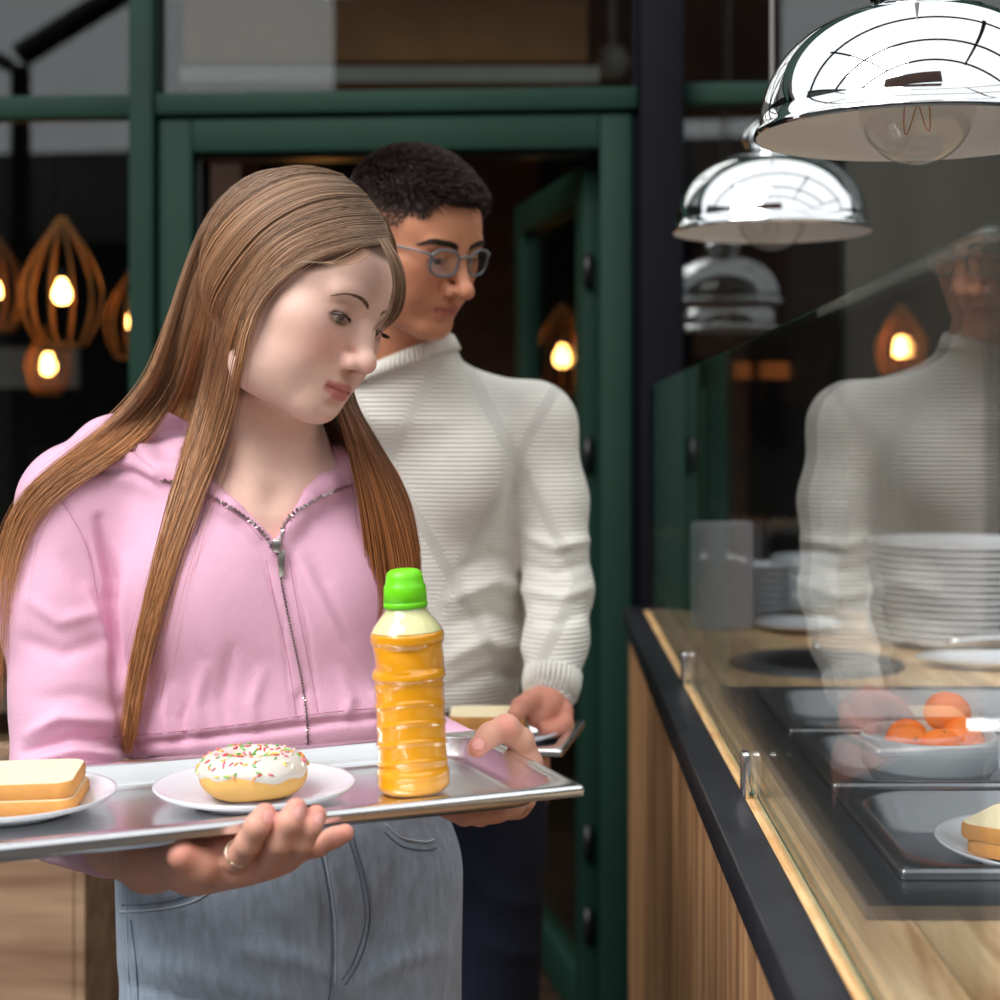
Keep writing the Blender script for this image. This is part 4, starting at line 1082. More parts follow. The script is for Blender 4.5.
# shoes (outside the picture)
M_shoe = mat('white_canvas', srgb(220, 220, 216), .7)
for X in (-.338, -.160):
    v = Vol((X-.07, 1.40, 0.0), (X+.07, 1.75, .14), .005)
    v.chain([(X, 1.66, .045), (X, 1.56, .042), (X, 1.47, .034)], [.042, .042, .036], .02); v.cap((X, 1.645, .05), (X, 1.645, .10), .040, .042, .02); v.half((X, 1.6, .006), (0, 0, -1), .002); v.half((X, 1.6, .12), (0, 0, 1), .002)
    V, Q = v.mesh(); mk('shoe', V, Q, M_shoe, girl, True)
def joinbody(parts, name, m, parent):
    Vs, Qs, Cs = [], [], []; n = 0
    for v, q, c in parts: Vs.append(v); Qs.append(q+n); Cs.append(c); n += len(v)
    o = mk(name, np.vstack(Vs), np.vstack(Qs), m, parent, True); setcol(o, np.vstack(Cs)); return o
joinbody(body_parts, 'body', M_skin, girl)
M_brow = mat('brow_hair', srgb(132, 98, 78), .7); M_lash = mat('lash_hair', srgb(40, 26, 22), .6)
def browhairs(side):
    C_ = np.array([tuple(cast(a_, b_, [head_bvh], 0)) for a_, b_ in spline([(369, 309), (364, 302), (357, 297), (346, 294), (334, 295)], 40)])
    L_ = local(GM, C_, GS)
    if side < 0: L_[:, 0] *= -1
    M3 = np.array(GM); mb = MB(); n = len(L_)
    for k in range(150):
        t = random.random()**.85; i = t*(n-1.01); p = L_[int(i)]+(L_[int(i)+1]-L_[int(i)])*(i-int(i))
        tan = L_[min(int(i)+4, n-1)]-L_[max(int(i)-2, 0)]; tan /= np.linalg.norm(tan)+1e-9
        th = .0042*(1-.72*t); o_ = random.uniform(-.5, .5)*th; d = tan+np.array([0, 0, .55*(1-t*1.2)-.5*o_/max(th, 1e-4)]); d = d/np.linalg.norm(d)*(.0035+.0035*random.random())
        out = []
        for f_, lf_ in ((0, .0001), (.5, .0006), (1, .0002)):
            w3 = M3[:3, :3] @ ((p+np.array([0, 0, o_])+d*f_)*GS)+M3[:3, 3]; l_, n_, _i, _d = head_bvh.find_nearest(Vector(w3)); n_ = n_ if n_.dot(l_-GM.translation) > 0 else -n_; out.append(l_+n_*lf_)
        mb.tube(out, [.00022, .00020, .00005], 3, False)
    return mb.build('eyebrow', M_brow, girl, True)
for x in (-1, 1):
    eyeball(hb, x, girl, srgb(112, 104, 84), GM, GS, -.38)
    lashes(girl, GM, GS, x, -.0045, m=M_lash)
    browhairs(x)

# ---------------------------------------------------------------- hair
def strands(guides, N_, wdist, K=26, jit=2.0, lift=(.002, .014), cut=.25, seed=1, rad=.00036, col0=srgb(164, 140, 120), col1=srgb(198, 138, 88), bvhs=None, dj=.006, fly=.03, cut_to=1.0):
    rng = np.random.default_rng(seed)
    G = []
    for g in guides:
        S = spline([(p[0], p[1]) for p in g], 40)
        dd = []
        for i, s_ in enumerate(S):
            t = i/39*(len(g)-1); a = min(int(t), len(g)-2); f = t-a
            d0 = g[a][2] if len(g[a]) > 2 else None; d1_ = g[a+1][2] if len(g[a+1]) > 2 else None
            if d0 is not None and d1_ is not None: dd.append(d0+(d1_-d0)*f); continue
            c = cast(s_[0], s_[1], bvhs, 0)
            dd.append(c.y if c is not None else np.nan)
        dd = np.array(dd); ok = ~np.isnan(dd); dd = np.interp(np.arange(40), np.arange(40)[ok], dd[ok])
        dm = dd.copy()
        for _ in range(6): dm[1:-1] = (dm[:-2]+dm[1:-1]*2+dm[2:])/4; dm = np.minimum(dm, dd+.003)
        G.append(np.column_stack([S, dm]))
    G = np.array(G)                                                   # guides x 40 x 3
    w_ = np.interp(rng.random(N_), np.linspace(0, 1, len(wdist)), wdist)
    i = np.minimum(w_.astype(int), len(G)-2); f = (w_-i)[:, None, None]
    S = G[i]*(1-f)+G[i+1]*f
    t = np.linspace(0, 1, 40)
    S = S+rng.normal(0, 1, (N_, 1, 1))*np.array([1, .4, 0])*jit*(.25+t[None, :, None]*1.4)
    S[:, :, 0] += (np.sin(t[None]*rng.uniform(2, 7, (N_, 1))+rng.uniform(0, 6, (N_, 1)))*jit*.6)*t[None]
    S[:, :, 1] += np.sin(t[None]*rng.uniform(3, 9, (N_, 1))+rng.uniform(0, 6, (N_, 1)))*1.1*np.sin(t[None]*math.pi)
    if fly:
        m = rng.random(N_) < fly; S[m, :, 0] += np.sin(t[None]*3.0+rng.uniform(-1, 1, (m.sum(), 1)))*rng.normal(0, 9, (m.sum(), 1))*t[None]**.7
    ly = rng.random((N_, 1))
    S[:, :, 2] -= lift[0]+(lift[1]-lift[0])*ly*np.sin(np.clip(t*1.3+.15, 0, 1)*math.pi/2)[None]
    # length
    end = cut_to*(1-cut*rng.random(N_)**1.5)
    tt = np.linspace(0, 1, K)[None]*end[:, None]*39; a = np.minimum(tt.astype(int), 38); fr = (tt-a)[:, :, None]
    r_ = np.arange(N_)[:, None]
    S = S[r_, a]*(1-fr)+S[r_, a+1]*fr
    W = np.stack([(S[:, :, 0]-CX)/FPX*S[:, :, 2], S[:, :, 2], H-(S[:, :, 1]-CY)/FPX*S[:, :, 2]], -1)
    W = pushout(W, .003+.011*ly[:, 0])
    return hairmesh(W, rad, rng, col0, col1)
def pushout(W, off):
    I = np.array(GM.inverted()); A = np.array(GM); q = (W @ I[:3, :3].T+I[:3, 3])/GS
    c = np.array([0, -.014, .030]); r = np.array([.0745, .0925, .0885])[None, None]+np.asarray(off)[:, None, None]
    for _ in range(2):
        u_ = (q-c)/r; e_ = np.linalg.norm(u_, axis=2, keepdims=True)
        m = (e_ < 1) & (q[..., 2:3] > -.075) & ((q[..., 1:2] < .045) | (q[..., 2:3] > .045))
        q = np.where(m, c+u_/np.maximum(e_, 1e-6)*r, q)
    q[:, 1:-1] = (q[:, :-2]+2*q[:, 1:-1]+q[:, 2:])/4
    return (q*GS) @ A[:3, :3].T+A[:3, 3]
def hairmesh(W, rad, rng, col0, col1):
    N_, K = W.shape[:2]
    T_ = np.gradient(W, axis=1); T_ /= np.linalg.norm(T_, axis=2, keepdims=True)+1e-9
    A = np.cross(T_, np.array([.2, 1, .1])); A /= np.linalg.norm(A, axis=2, keepdims=True)+1e-9; B = np.cross(T_, A)
    rr = rad*rng.uniform(.7, 1.3, (N_, 1))*np.interp(np.linspace(0, 1, K), [0, .05, .75, 1], [.7, 1, .9, .25])[None]
    V = np.stack([W+(A*math.cos(q)+B*math.sin(q))*rr[..., None] for q in (0, 2.094, 4.189)], 2)
    idx = np.arange(N_*K*3).reshape(N_, K, 3); F = []
    for q in range(3):
        F.append(np.stack([idx[:, :-1, q], idx[:, :-1, (q+1) % 3], idx[:, 1:, (q+1) % 3], idx[:, 1:, q]], -1).reshape(-1, 4))
    t = np.linspace(0, 1, K)[None, :, None, None]; v = rng.uniform(.45, 1.45, (N_, 1, 1, 1))
    C = (np.array(col0[:3])*(1-t)+np.array(col1[:3])*t)*v*np.ones((1, 1, 3, 1))
    return V.reshape(-1, 3), np.vstack(F), C.reshape(-1, 3)
bv = [head_bvh, hood_bvh]
near = [
 [(386, 243), (352, 247), (306, 262), (266, 292), (246, 335), (236, 390), (220, 445), (192, 510), (166, 580), (147, 650), (135, 705), (127, 757)],
 [(380, 228), (338, 230), (285, 252), (246, 298), (229, 350), (218, 405), (203, 460), (178, 530), (158, 600), (142, 665), (132, 715), (126, 752)],
 [(362, 205), (315, 206), (262, 236), (226, 292), (211, 345), (200, 398), (186, 452), (166, 525), (150, 595), (137, 655), (130, 700), (125, 735)],
 [(340, 188), (292, 188), (240, 220), (208, 276), (192, 335), (178, 385), (150, 432), (108, 464), (66, 490), (34, 520), (16, 565), (8, 640)],
 [(318, 174), (268, 178), (222, 216), (194, 275), (177, 332), (158, 382), (122, 424), (78, 458), (38, 490), (16, 530), (5, 590), (3, 680)],
 [(300, 167), (252, 174), (210, 213), (184, 275), (166, 333), (146, 383), (108, 426), (62, 462), (22, 500), (2, 545), (-6, 610), (-4, 720)]]
M_hair = mat('light_brown_hair', rough=.42, attr='tint', spec=.35)
def hairobj(name, data): 
    o = mk(name, data[0], data[1], M_hair, girl, True); setcol(o, data[2]); return o
D = [strands(near[:3], 3900, [0, .4, .8, 1.2, 1.6, 2], seed=3, bvhs=bv, lift=(.006, .018), jit=1.9, cut=.62),
     strands(near[2:4], 1900, [0, .5, 1], seed=31, bvhs=bv, lift=(.005, .012), jit=2.2, cut=.0, cut_to=.50),
     strands(near[3:], 1900, [0, .5, 1, 1.5, 2], seed=33, bvhs=bv, lift=(.005, .015), jit=2.0, cut=.25, cut_to=.74),
     strands(near[3:], 520, [0, .5, 1, 1.5, 2], seed=34, bvhs=bv, lift=(.005, .015), jit=2.6, cut=.4, rad=.00034)]
D.append(strands(near[:3], 60, [0, 1, 2], seed=51, bvhs=bv, lift=(.012, .022), jit=7, cut=.5, rad=.00016, fly=.6))
D.append(strands(near[3:], 70, [0, 1, 2], seed=52, bvhs=bv, lift=(.012, .022), jit=8, cut=.5, rad=.00016, fly=.6))
# fringe on the far side of the parting, falling past the brow
D.append(strands([[(378, 238, 1.455), (388, 258, 1.450), (394, 285, 1.450), (388, 312, 1.450), (372, 331, 1.445)], [(388, 240, 1.475), (401, 262, 1.475), (405, 288, 1.475), (399, 314, 1.470), (379, 333, 1.460)]], 200, [0, .3, .8, 1], seed=5, jit=1.3, cut=.35, lift=(0, .004), bvhs=bv, col0=srgb(150, 120, 96), col1=srgb(130, 92, 64), K=18, fly=.0))
# thin baby hairs across the forehead
D.append(strands([[(300, 262, 1.44), (330, 262, 1.432), (352, 255, 1.44), (368, 246, 1.45)], [(308, 262, 1.44), (338, 266, 1.43), (356, 262, 1.44), (370, 252, 1.45)]], 14, [0, 1], seed=6, jit=1.5, cut=.1, lift=(0, .002), bvhs=bv, rad=.0002, fly=0, K=14))
# lock over the far shoulder
D.append(strands([[(318, 330, 1.60), (330, 385, 1.585), (344, 430, 1.56), (356, 480, 1.555), (366, 540, 1.555), (372, 600, 1.56), (376, 642, 1.56)], [(335, 335, 1.62), (345, 390, 1.60), (362, 430, 1.57), (384, 480, 1.565), (402, 530, 1.56), (410, 580, 1.56), (398, 632, 1.56)], [(345, 345, 1.63), (355, 400, 1.61), (376, 440, 1.58), (404, 490, 1.575), (417, 540, 1.57), (416, 590, 1.57), (408, 625, 1.57)]], 1500, [0, .4, .9, 1.3, 2], seed=8, jit=1.6, cut=.3, lift=(-.008, .008), bvhs=bv, col0=srgb(112, 80, 56), col1=srgb(170, 106, 60)))
# hair behind the neck
D.append(strands([[(250, 300, 1.62), (262, 360, 1.645), (280, 405, 1.65), (305, 428, 1.64), (335, 445, 1.62), (352, 470, 1.60)], [(290, 300, 1.63), (300, 360, 1.645), (318, 395, 1.64), (338, 420, 1.62), (352, 445, 1.61), (362, 480, 1.60)]], 700, [0, .5, 1], seed=9, jit=2.5, cut=.2, lift=(-.01, .01), bvhs=bv, col0=srgb(100, 72, 52), col1=srgb(120, 84, 58), K=18))
# strands hanging past the hip on the far side
D.append(strands([[(400, 640, 1.74), (418, 760, 1.72), (432, 830, 1.70), (446, 900, 1.69)], [(412, 640, 1.74), (428, 760, 1.72), (440, 830, 1.70), (458, 905, 1.69)]], 120, [0, .4, 1], seed=12, jit=2.2, cut=.35, lift=(-.004, .004), bvhs=bv, rad=.0003, col0=srgb(170, 120, 76), col1=srgb(196, 150, 96), K=14))
# the far side of the head, seen only from other places
pt = np.linspace(0, 1, 2600); rng_ = np.random.default_rng(4); Wf = []
for u_ in rng_.random(2200):
    y0_ = .083-.16*u_; zt = math.sqrt(max(0, 1-((y0_+.014)/.094)**2))*.083+.036
    ks = [(0.002, y0_, zt+.001), (-.042, y0_*.95-.005, zt*.86+.010), (-.078, y0_*.6-.02, .035), (-.079, -.045-.03*u_, -.03), (-.060, -.06-.03*u_, -.09), (-.045, -.055-.03*u_, -.14)]
    Wf.append(spline([np.array(GM @ Vector([c*GS*(1+.02*rng_.random()) for c in k_])) for k_ in ks], 20))
# back of the head between the two sides
for u_ in rng_.random(1800):
    a_ = math.pi*(.58+u_*.42)             # 0 the person's right, pi the left
    cx_, cy_ = math.cos(a_), -math.sin(a_)
    ks = [(0, -.04, .1195)]+[(.0765*s_*cx_, -.014+.096*s_*cy_, z_) for s_, z_ in ((.62, .102), (.93, .070), (1.0, .030), (.97, -.02))]+[(.050*cx_, -.055+.02*cy_, -.07), (.045*cx_, -.06, -.12)]
    Wf.append(spline([np.array(GM @ Vector([c*GS*(1+.02*rng_.random()) for c in k_])) for k_ in ks], 20))
D.append(hairmesh(np.array(Wf), .0006, rng_, srgb(150, 120, 96), srgb(120, 86, 60)))
n = 0; Vs, Qs, Cs = [], [], []
for a, b, c in D: Vs.append(a); Qs.append(b+n); Cs.append(c); n += len(a)
hairobj('hair', (np.vstack(Vs), np.vstack(Qs), np.vstack(Cs)))
# ---------------------------------------------------------------- the boy
boy = empty('person', (-.14, 2.16, 0), 'boy with short dark hair, glasses and a cream knitted jumper standing behind the girl', 'person')
BS = .93
BM = frame((-.1545, 1.976, 1.514), (.64, .765, .08), (.20, -.30, .93))
v2 = Vol((-.34, 1.82, 1.26), (.06, 2.26, 1.66), .0023)
h2 = HB(v2, BM, BS); build_head(h2, True)
v2.chain([PV(410, 285, 2.03), PV(402, 345, 2.085), PV(402, 420, 2.16)], [.053, .050, .050], .035)
V, Q = v2.mesh(); V = relax(V, Q, 1, .4)
C = face_tint(V, BM, BS, srgb(196, 134, 102), True)
q = local(BM, V, BS); X_, Y_, Z_ = np.abs(q[:, 0]), q[:, 1], q[:, 2]
top = np.clip((Z_-(.066-.02*np.clip((X_-.035)/.02, 0, 1)))/.008, 0, 1)
side = np.clip((.040-Y_+.25*np.clip(Z_-.02, 0, .1))/.010, 0, 1)*np.clip((Z_-.004+.6*np.clip(-.012-Y_, 0, .1))/.03, 0, 1)
side = np.maximum(side, np.clip((-.03-Y_)/.02, 0, 1)*np.clip((Z_+.07)/.03, 0, 1))
hm = np.clip(np.maximum(top, side*(.45+.55*np.clip((Z_-.03)/.04, 0, 1))), 0, 1)[:, None]*.93
C = C*(1-hm)+np.array(srgb(44, 32, 28)[:3])*hm
bp = [(V, Q, C)]; Vh, Nh = V, normals(V, Q); bbv = BVHTree.FromPolygons([tuple(v) for v in V], Q.tolist())
SK2 = srgb(206, 138, 116)
WL = PV(552, 694, 2.030)
def bhandL(v):
    v.chain([PV(560, 600, 2.12), WL], [.034, .0235], .01)
    v.chain([WL, PV(546, 706, 2.005), PV(538, 716, 1.990)], [.0225, .0220, .016], .012)
    v.chain([WL, PV(530, 702, 1.985), PV(521, 707, 1.962), PV(514, 716, 1.945)], [.018, .0135, .0115, .0095], .006)
    for k, (x1, y1) in enumerate([(549, 712), (555, 713), (560, 712), (565, 709)]):
        v.chain([PV(x1-4, y1-6, 2.01), PV(x1, y1+2, 2.00), PV(x1+1, y1+14, 1.99), PV(x1-4, y1+18, 1.975)], [.0105, .0100, .0092, .0084], .004)
a, b, _ = limbchunk((-.06, 1.88, .86), (.12, 2.2, 1.10), .0024, bhandL)
bp.append((a, b, np.tile(np.array(SK2[:3]), (len(a), 1))))
WRb = np.array((-.47, 2.02, .895))
def bhandR(v):
    v.chain([np.array((-.36, 2.18, .98)), WRb], [.034, .0235], .01)
    v.chain([WRb, WRb+np.array((.02, -.04, -.006)), WRb+np.array((.05, -.065, -.008))], [.022, .02, .015], .012)
    for k in range(4):
        p = WRb+np.array((.035+.008*k, -.045-.018*k, -.012)); v.chain([p, p+np.array((.03, -.002, -.002)), p+np.array((.055, 0, .002))], [.0095, .009, .008], .004)
    v.chain([WRb, WRb+np.array((-.012, -.035, .02)), WRb+np.array((.01, -.055, .036))], [.016, .012, .010], .006)
bp.append(limbchunk((-.55, 1.88, .84), (-.30, 2.26, 1.05), .0035, bhandR, SK2))
def trunk2(v):
    v.chain([PV(420, 420, 2.15), PV(425, 560, 2.17), PV(430, 700, 2.18), (-.14, 2.19, .82)], [.085, .09, .085, .10], .03, flat=((0, 1, 0), .7))
    for X in (-.225, -.055):
        v.chain([(X, 2.19, .82), (X, 2.19, .46), (X, 2.20, .10)], [.072, .05, .036], .02)
    v.chain([PV(520, 430, 2.17), PV(552, 500, 2.16), PV(560, 600, 2.12)], [.04, .042, .034], .02)
    v.chain([PV(330, 430, 2.15), PV(295, 500, 2.18), (-.36, 2.18, .98)], [.04, .04, .034], .02)
bp.append(limbchunk((-.46, 2.04, .06), (.10, 2.32, 1.36), .008, trunk2, SK2))
joinbody(bp, 'body', M_skin2, boy)
for x in (-1, 1):
    eyeball(h2, x, boy, srgb(70, 46, 34), BM, BS, -.4)
    lashes(boy, BM, BS, x, -.004, 26, .007, M_lash)
mat('dark_brow', srgb(38, 26, 22), .7)
for x in (-1, 1):
    brow([(x*.010, .0890, .0175), (x*.025, .0870, .0220), (x*.042, .0755, .0220), (x*.054, .0630, .0150)], boy, BM, BS, MATS['dark_brow'], 220, .009, .0075, bvh=bbv)
# short dark hair
rng_ = np.random.default_rng(21)
loc = local(BM, Vh, BS); xx, yy_, zz_ = np.abs(loc[:, 0]), loc[:, 1], loc[:, 2]
wt_ = hm[:, 0]; sel = np.where((wt_ > .35) & (rng_.random(len(wt_)) < .55))[0]
Rm = np.array(BM)[:3, :3]
root = Vh[sel]; nn = Nh[sel]; nn = nn*np.sign(((root-np.array(BM)[:3, 3])*nn).sum(1))[:, None]
topness = np.clip((zz_[sel]-.045)/.035, 0, 1)[:, None]; front = np.clip((yy_[sel]+.02)/.08, 0, 1)[:, None]
ln = .0030+.016*topness*(.75+.35*front)
dirv = nn*(1.0)+(Rm @ np.array([0, .45, .25]))*topness*(.5+.5*front)+rng_.normal(0, .25, nn.shape)+(Rm @ np.array([0, -.2, -1.0]))*(1-topness)*1.2
dirv /= np.linalg.norm(dirv, axis=1)[:, None]
K = 5; W = np.stack([root+dirv*ln*t+(Rm @ np.array([0, .5, -.35]))*ln*t*t*topness*.7 for t in np.linspace(-.05, 1, K)], 1)
d_ = hairmesh(W, .0007, rng_, srgb(40, 30, 27), srgb(52, 38, 34))
M_hair2 = mat('dark_brown_hair', rough=.5, attr='tint', spec=.3)
ho = mk('hair', d_[0], d_[1], M_hair2, boy, True); setcol(ho, d_[2])
# glasses
M_frame = mat('clear_grey_acetate', srgb(92, 98, 104), .2, spec=.7); M_lens = glassmat('spectacle_lens', (.93, .94, .95, 1), .06)
gl = MB(); 
def BL(p): return tuple(BM @ Vector([c*BS for c in p]))
gls = None
def lensloop(x, s_=1.0, n=36):
    out = []
    for i in range(n):
        a_ = 2*math.pi*i/n; c, s2 = math.cos(a_), math.sin(a_)
        px_ = .0215*s_*math.copysign(abs(c)**.75, c); pz = .0165*s_*math.copysign(abs(s2)**.8, s2)*(1 if s2 > 0 else 1.08)
        out.append((x*.0325+px_, .0955-.9*max(0, (abs(x*.0325+px_)-.02))*.28, -.001+pz))
    return out
for x in (-1, 1):
    L_ = [BL(p) for p in lensloop(x)]; gl.tube(L_+[L_[0], L_[1]], .0017, 8, False)
gl.tube([BL(p) for p in ((-.0095, .0965, .006), (-.004, .099, .0085), (.004, .099, .0085), (.0095, .0965, .006))], .0017, 8)
gls = gl.build('glasses', M_frame, boy, True)
for x in (-1, 1):
    L_ = lensloop(x, .97); c = tuple(np.mean(np.array(L_), 0)+np.array([0, .001, 0])); V = [BL(p) for p in L_]+[BL(c)]
    mk('lens', np.array(V), [(i, (i+1) % 36, 36) for i in range(36)], M_lens, gls, True)
    mk('temple', *tubemesh([BL(p) for p in spline([(x*.0555, .0880, .008), (x*.066, .070, .009), (x*.076, .02, .004), (x*.0785, -.012, -.002), (x*.078, -.03, -.02)], 14)], .0015, 6), M_frame, gls, True)
# jumper
vs = Vol((-.50, 1.94, .86), (.14, 2.42, 1.42), .0033)
vs.chain([PV(412, 455, 2.17), PV(425, 540, 2.18), PV(432, 640, 2.18), PV(436, 700, 2.18)], [.130, .128, .122, .112], .03, flat=((0, 1, 0), .80))
vs.cap(PV(340, 410, 2.16), PV(532, 425, 2.17), .062, .060, .05)
vs.chain([PV(404, 352, 2.080), PV(404, 390, 2.105)], [.070, .092], .03)
vs.ell(PV(465, 470, 2.08), (.06, .05, .07), .06); 
vs.chain([PV(531, 430, 2.165), PV(548, 500, 2.155), PV(559, 590, 2.12), PV(556, 640, 2.075), PV(550, 692, 2.03)], [.060, .052, .043, .040, .0335], .018)
vs.chain([PV(335, 430, 2.15), PV(300, 510, 2.18), (-.36, 2.18, .98), (-.43, 2.09, .93)], [.058, .052, .044, .034], .018)
def neckcut(X, Y, Z):
    c = PV(403, 338, 2.075); q_ = np.sqrt(((X-c[0]-.0)/1.0)**2+((Y-c[1])/1.0)**2)
    return np.maximum(q_-.0635, (c[2]-.030)-Z+.38*(X-c[0]))
vs.op(np.array((-.30, 1.95, 1.28)), np.array((-.05, 2.2, 1.42)), neckcut, .006, 'sub')
vs.half(PV(436, 722, 2.06), (0, 0, -1), .006) if False else None
def hem2(X, Y, Z):
    arm = np.minimum(np.sqrt((X-WL[0])**2+(Y-WL[1])**2+(Z-WL[2])**2)-.06, np.sqrt((X+.43)**2+(Y-2.09)**2+(Z-.93)**2)-.08)
    return np.maximum(Z-(1.3-(716-415)/1600*2.08), -arm)
vs.op(np.array((-.5, 1.94, .86)), np.array((.14, 2.42, .98)), hem2, .006, 'sub')
V, Q = vs.mesh(); V = relax(V, Q, 2, .5); N = normals(V, Q)
V = wrinkles(V, N, [([(527, 535), (555, 548), (588, 540)], 6, .009), ([(528, 565), (556, 572), (590, 562)], 6, -.006), ([(530, 590), (560, 600), (588, 588)], 6, .008), ([(532, 620), (560, 622), (585, 612)], 6, -.005),
   ([(523, 590), (495, 580), (450, 600)], 8, .010), ([(522, 625), (490, 612), (450, 625)], 8, -.008), ([(524, 650), (485, 640), (445, 660)], 8, .009), ([(520, 560), (490, 555), (460, 570)], 7, -.006), ([(524, 680), (490, 672), (445, 690)], 7, -.005),
   ([(515, 430), (512, 480), (516, 520)], 9, -.004), ([(528, 672), (550, 676), (572, 672)], 3, -.004)])
M_knit = mat('cream_knit', srgb(226, 223, 214), .9, noise=(30, .03), **{'Sheen_Weight': .2})
def knitnodes(m):
    N_ = m.node_tree.nodes; L = m.node_tree.links; b = N_['Principled BSDF']
    t = N_.new('ShaderNodeTexCoord'); sp = N_.new('ShaderNodeSeparateXYZ'); L.new(t.outputs['Object'], sp.inputs[0])
    def M(op, a, b_=None, c=None):
        n = N_.new('ShaderNodeMath'); n.operation = op
        for i, v in enumerate((a, b_, c)):
            if v is None: continue
            if isinstance(v, (int, float)): n.inputs[i].default_value = v
            else: L.new(v, n.inputs[i])
        return n.outputs[0]
    x, z = sp.outputs['X'], sp.outputs['Z']
    ridge = M('SINE', M('MULTIPLY', z, 2*math.pi/.0058))
    bands = None
    for s_ in (1, -1):
        u = M('ADD', M('MULTIPLY', x, 1/.165), M('MULTIPLY', z, s_/.31))
        u = M('ADD', u, .32)
        f = M('ABSOLUTE', M('SUBTRACT', M('FRACT', u), .5))
        bnd = M('GREATER_THAN', f, .5-.050)
        rib = M('MULTIPLY', bnd, M('ADD', 1.0, M('SINE', M('MULTIPLY', f, 2*math.pi/.022))))
        bands = (bnd, rib) if bands is None else (M('MAXIMUM', bands[0], bnd), M('MAXIMUM', bands[1], rib))
    h_ = M('ADD', M('MULTIPLY', M('SUBTRACT', 1, bands[0]), M('MULTIPLY', ridge, .6)), M('MULTIPLY', bands[1], 1.5))
    bp_ = N_.new('ShaderNodeBump'); bp_.inputs['Strength'].default_value = .55; bp_.inputs['Distance'].default_value = .0022
    L.new(h_, bp_.inputs['Height']); L.new(bp_.outputs[0], b.inputs['Normal'])
knitnodes(M_knit)
jum = mk('jumper', V, Q, M_knit, boy, True); jbv = [BVHTree.FromPolygons([tuple(v) for v in V], Q.tolist())]
M_rib = mat('cream_rib_knit', srgb(226, 223, 214), .9, bump=(900, .3))
# ribbed crew collar
cc = PV(403, 338, 2.075); ring = []
for i in range(73):
    a_ = 2*math.pi*i/72; x_, y_ = cc[0]+.066*math.cos(a_), cc[1]+.066*math.sin(a_)
    ring.append((x_, y_, cc[2]-.030+.38*(x_-cc[0])))
mb = MB()
for i in range(72):
    a, b = Vector(ring[i]), Vector(ring[i+1]); o_ = Vector((a.x-cc[0], a.y-cc[1], 0)).normalized()
    mb.tube([a+Vector((0, 0, .008))-o_*.004, a+Vector((0, 0, .001))+o_*.002, a+o_*.007+Vector((0, 0, -.010))], .0030, 6)
mb.build('collar', M_rib, jum, True)
# cuff and hem ribs
mb = MB(); w0 = Vector(PV(553, 672, 2.045)); w1 = Vector(PV(550, 697, 2.028)); ax = (w1-w0).normalized(); s1 = ax.orthogonal().normalized(); s2 = ax.cross(s1)
for i in range(34):
    a_ = 2*math.pi*i/34; o_ = s1*math.cos(a_)+s2*math.sin(a_)
    mb.tube([w0+o_*.0355, (w0+w1)/2+o_*.0355, w1+o_*.0320], .0030, 5)
mb.build('cuff', M_rib, jum, True)
# trousers
vt = Vol((-.36, 1.98, .04), (.08, 2.40, 1.00), .006)
vt.chain([PV(432, 720, 2.19), PV(436, 830, 2.19)], [.118, .125], .03, flat=((0, 1, 0), .72))
for X in (-.215, -.068): vt.chain([(X, 2.19, .80), (X, 2.185, .45), (X, 2.19, .08)], [.083, .068, .058], .02)
vt.half((0, 2.2, .94), (0, 0, 1), .004); vt.half((0, 2.2, .08), (0, 0, -1), .004)
V, Q = vt.mesh(); V = relax(V, Q, 1, .5); N = normals(V, Q)
V = wrinkles(V, N, [([(470, 870), (500, 900), (535, 905)], 10, .006), ([(480, 940), (510, 955), (540, 950)], 9, .005), ([(455, 850), (460, 940), (462, 1000)], 8, -.006)])
mk('trousers', V, Q, mat('navy_denim', srgb(30, 40, 62), .85, noise=(9, .18), bump=(900, .4)), boy, True)
for X in (-.215, -.068):
    v = Vol((X-.07, 1.95, 0.0), (X+.07, 2.30, .14), .006)
    v.chain([(X, 2.22, .045), (X, 2.12, .042), (X, 2.02, .034)], [.042, .042, .036], .02); v.cap((X, 2.20, .05), (X, 2.20, .10), .040, .042, .02); v.half((X, 2.2, .008), (0, 0, -1), .002); v.half((X, 2.2, .12), (0, 0, 1), .002)
    V, Q = v.mesh(); mk('shoe', V, Q, M_blk, boy, True)
# ---------------------------------------------------------------- the girl's tray and what stands on it
FR = np.array((.0385, 1.310)); ut_ = np.array((-.915, -.403)); vt_ = np.array((-.403, .915)); TZ = .997; TD = .020
hl, hw = .272, .125
tc_ = FR+ut_*hl+vt_*hw; ta = math.atan2(-ut_[1], -ut_[0])
pan('serving_tray', (tc_[0], tc_[1], TZ), ta, hl, hw, TD, .0155, M_steel, 'long steel tray held by the girl, carrying bread, doughnut and juice', 'tray', None, lip=.009, rc=.032, inset=.012)
TF = TZ-TD
def onT(px, py, z): 
    d = FPX*(H-z)/(py-CY); return np.array(((px-CX)/FPX*d, d, z))
pc = onT(255, 801, TF); plate((pc[0], pc[1], TF+.0012), .0835, 'white plate under the iced doughnut on the held tray', 'plates on the held tray', h=.015)
M_dough = mat('fried_dough', srgb(226, 176, 98), .6, noise=(22, .12), bump=(90, .3)); M_icing = mat('white_icing', srgb(220, 214, 204), .28, **{'Coat_Weight': .3})
dn = empty('doughnut', (pc[0]-.002, pc[1], TF+.0058), 'doughnut with white icing and coloured sprinkles on a white plate', 'doughnut')
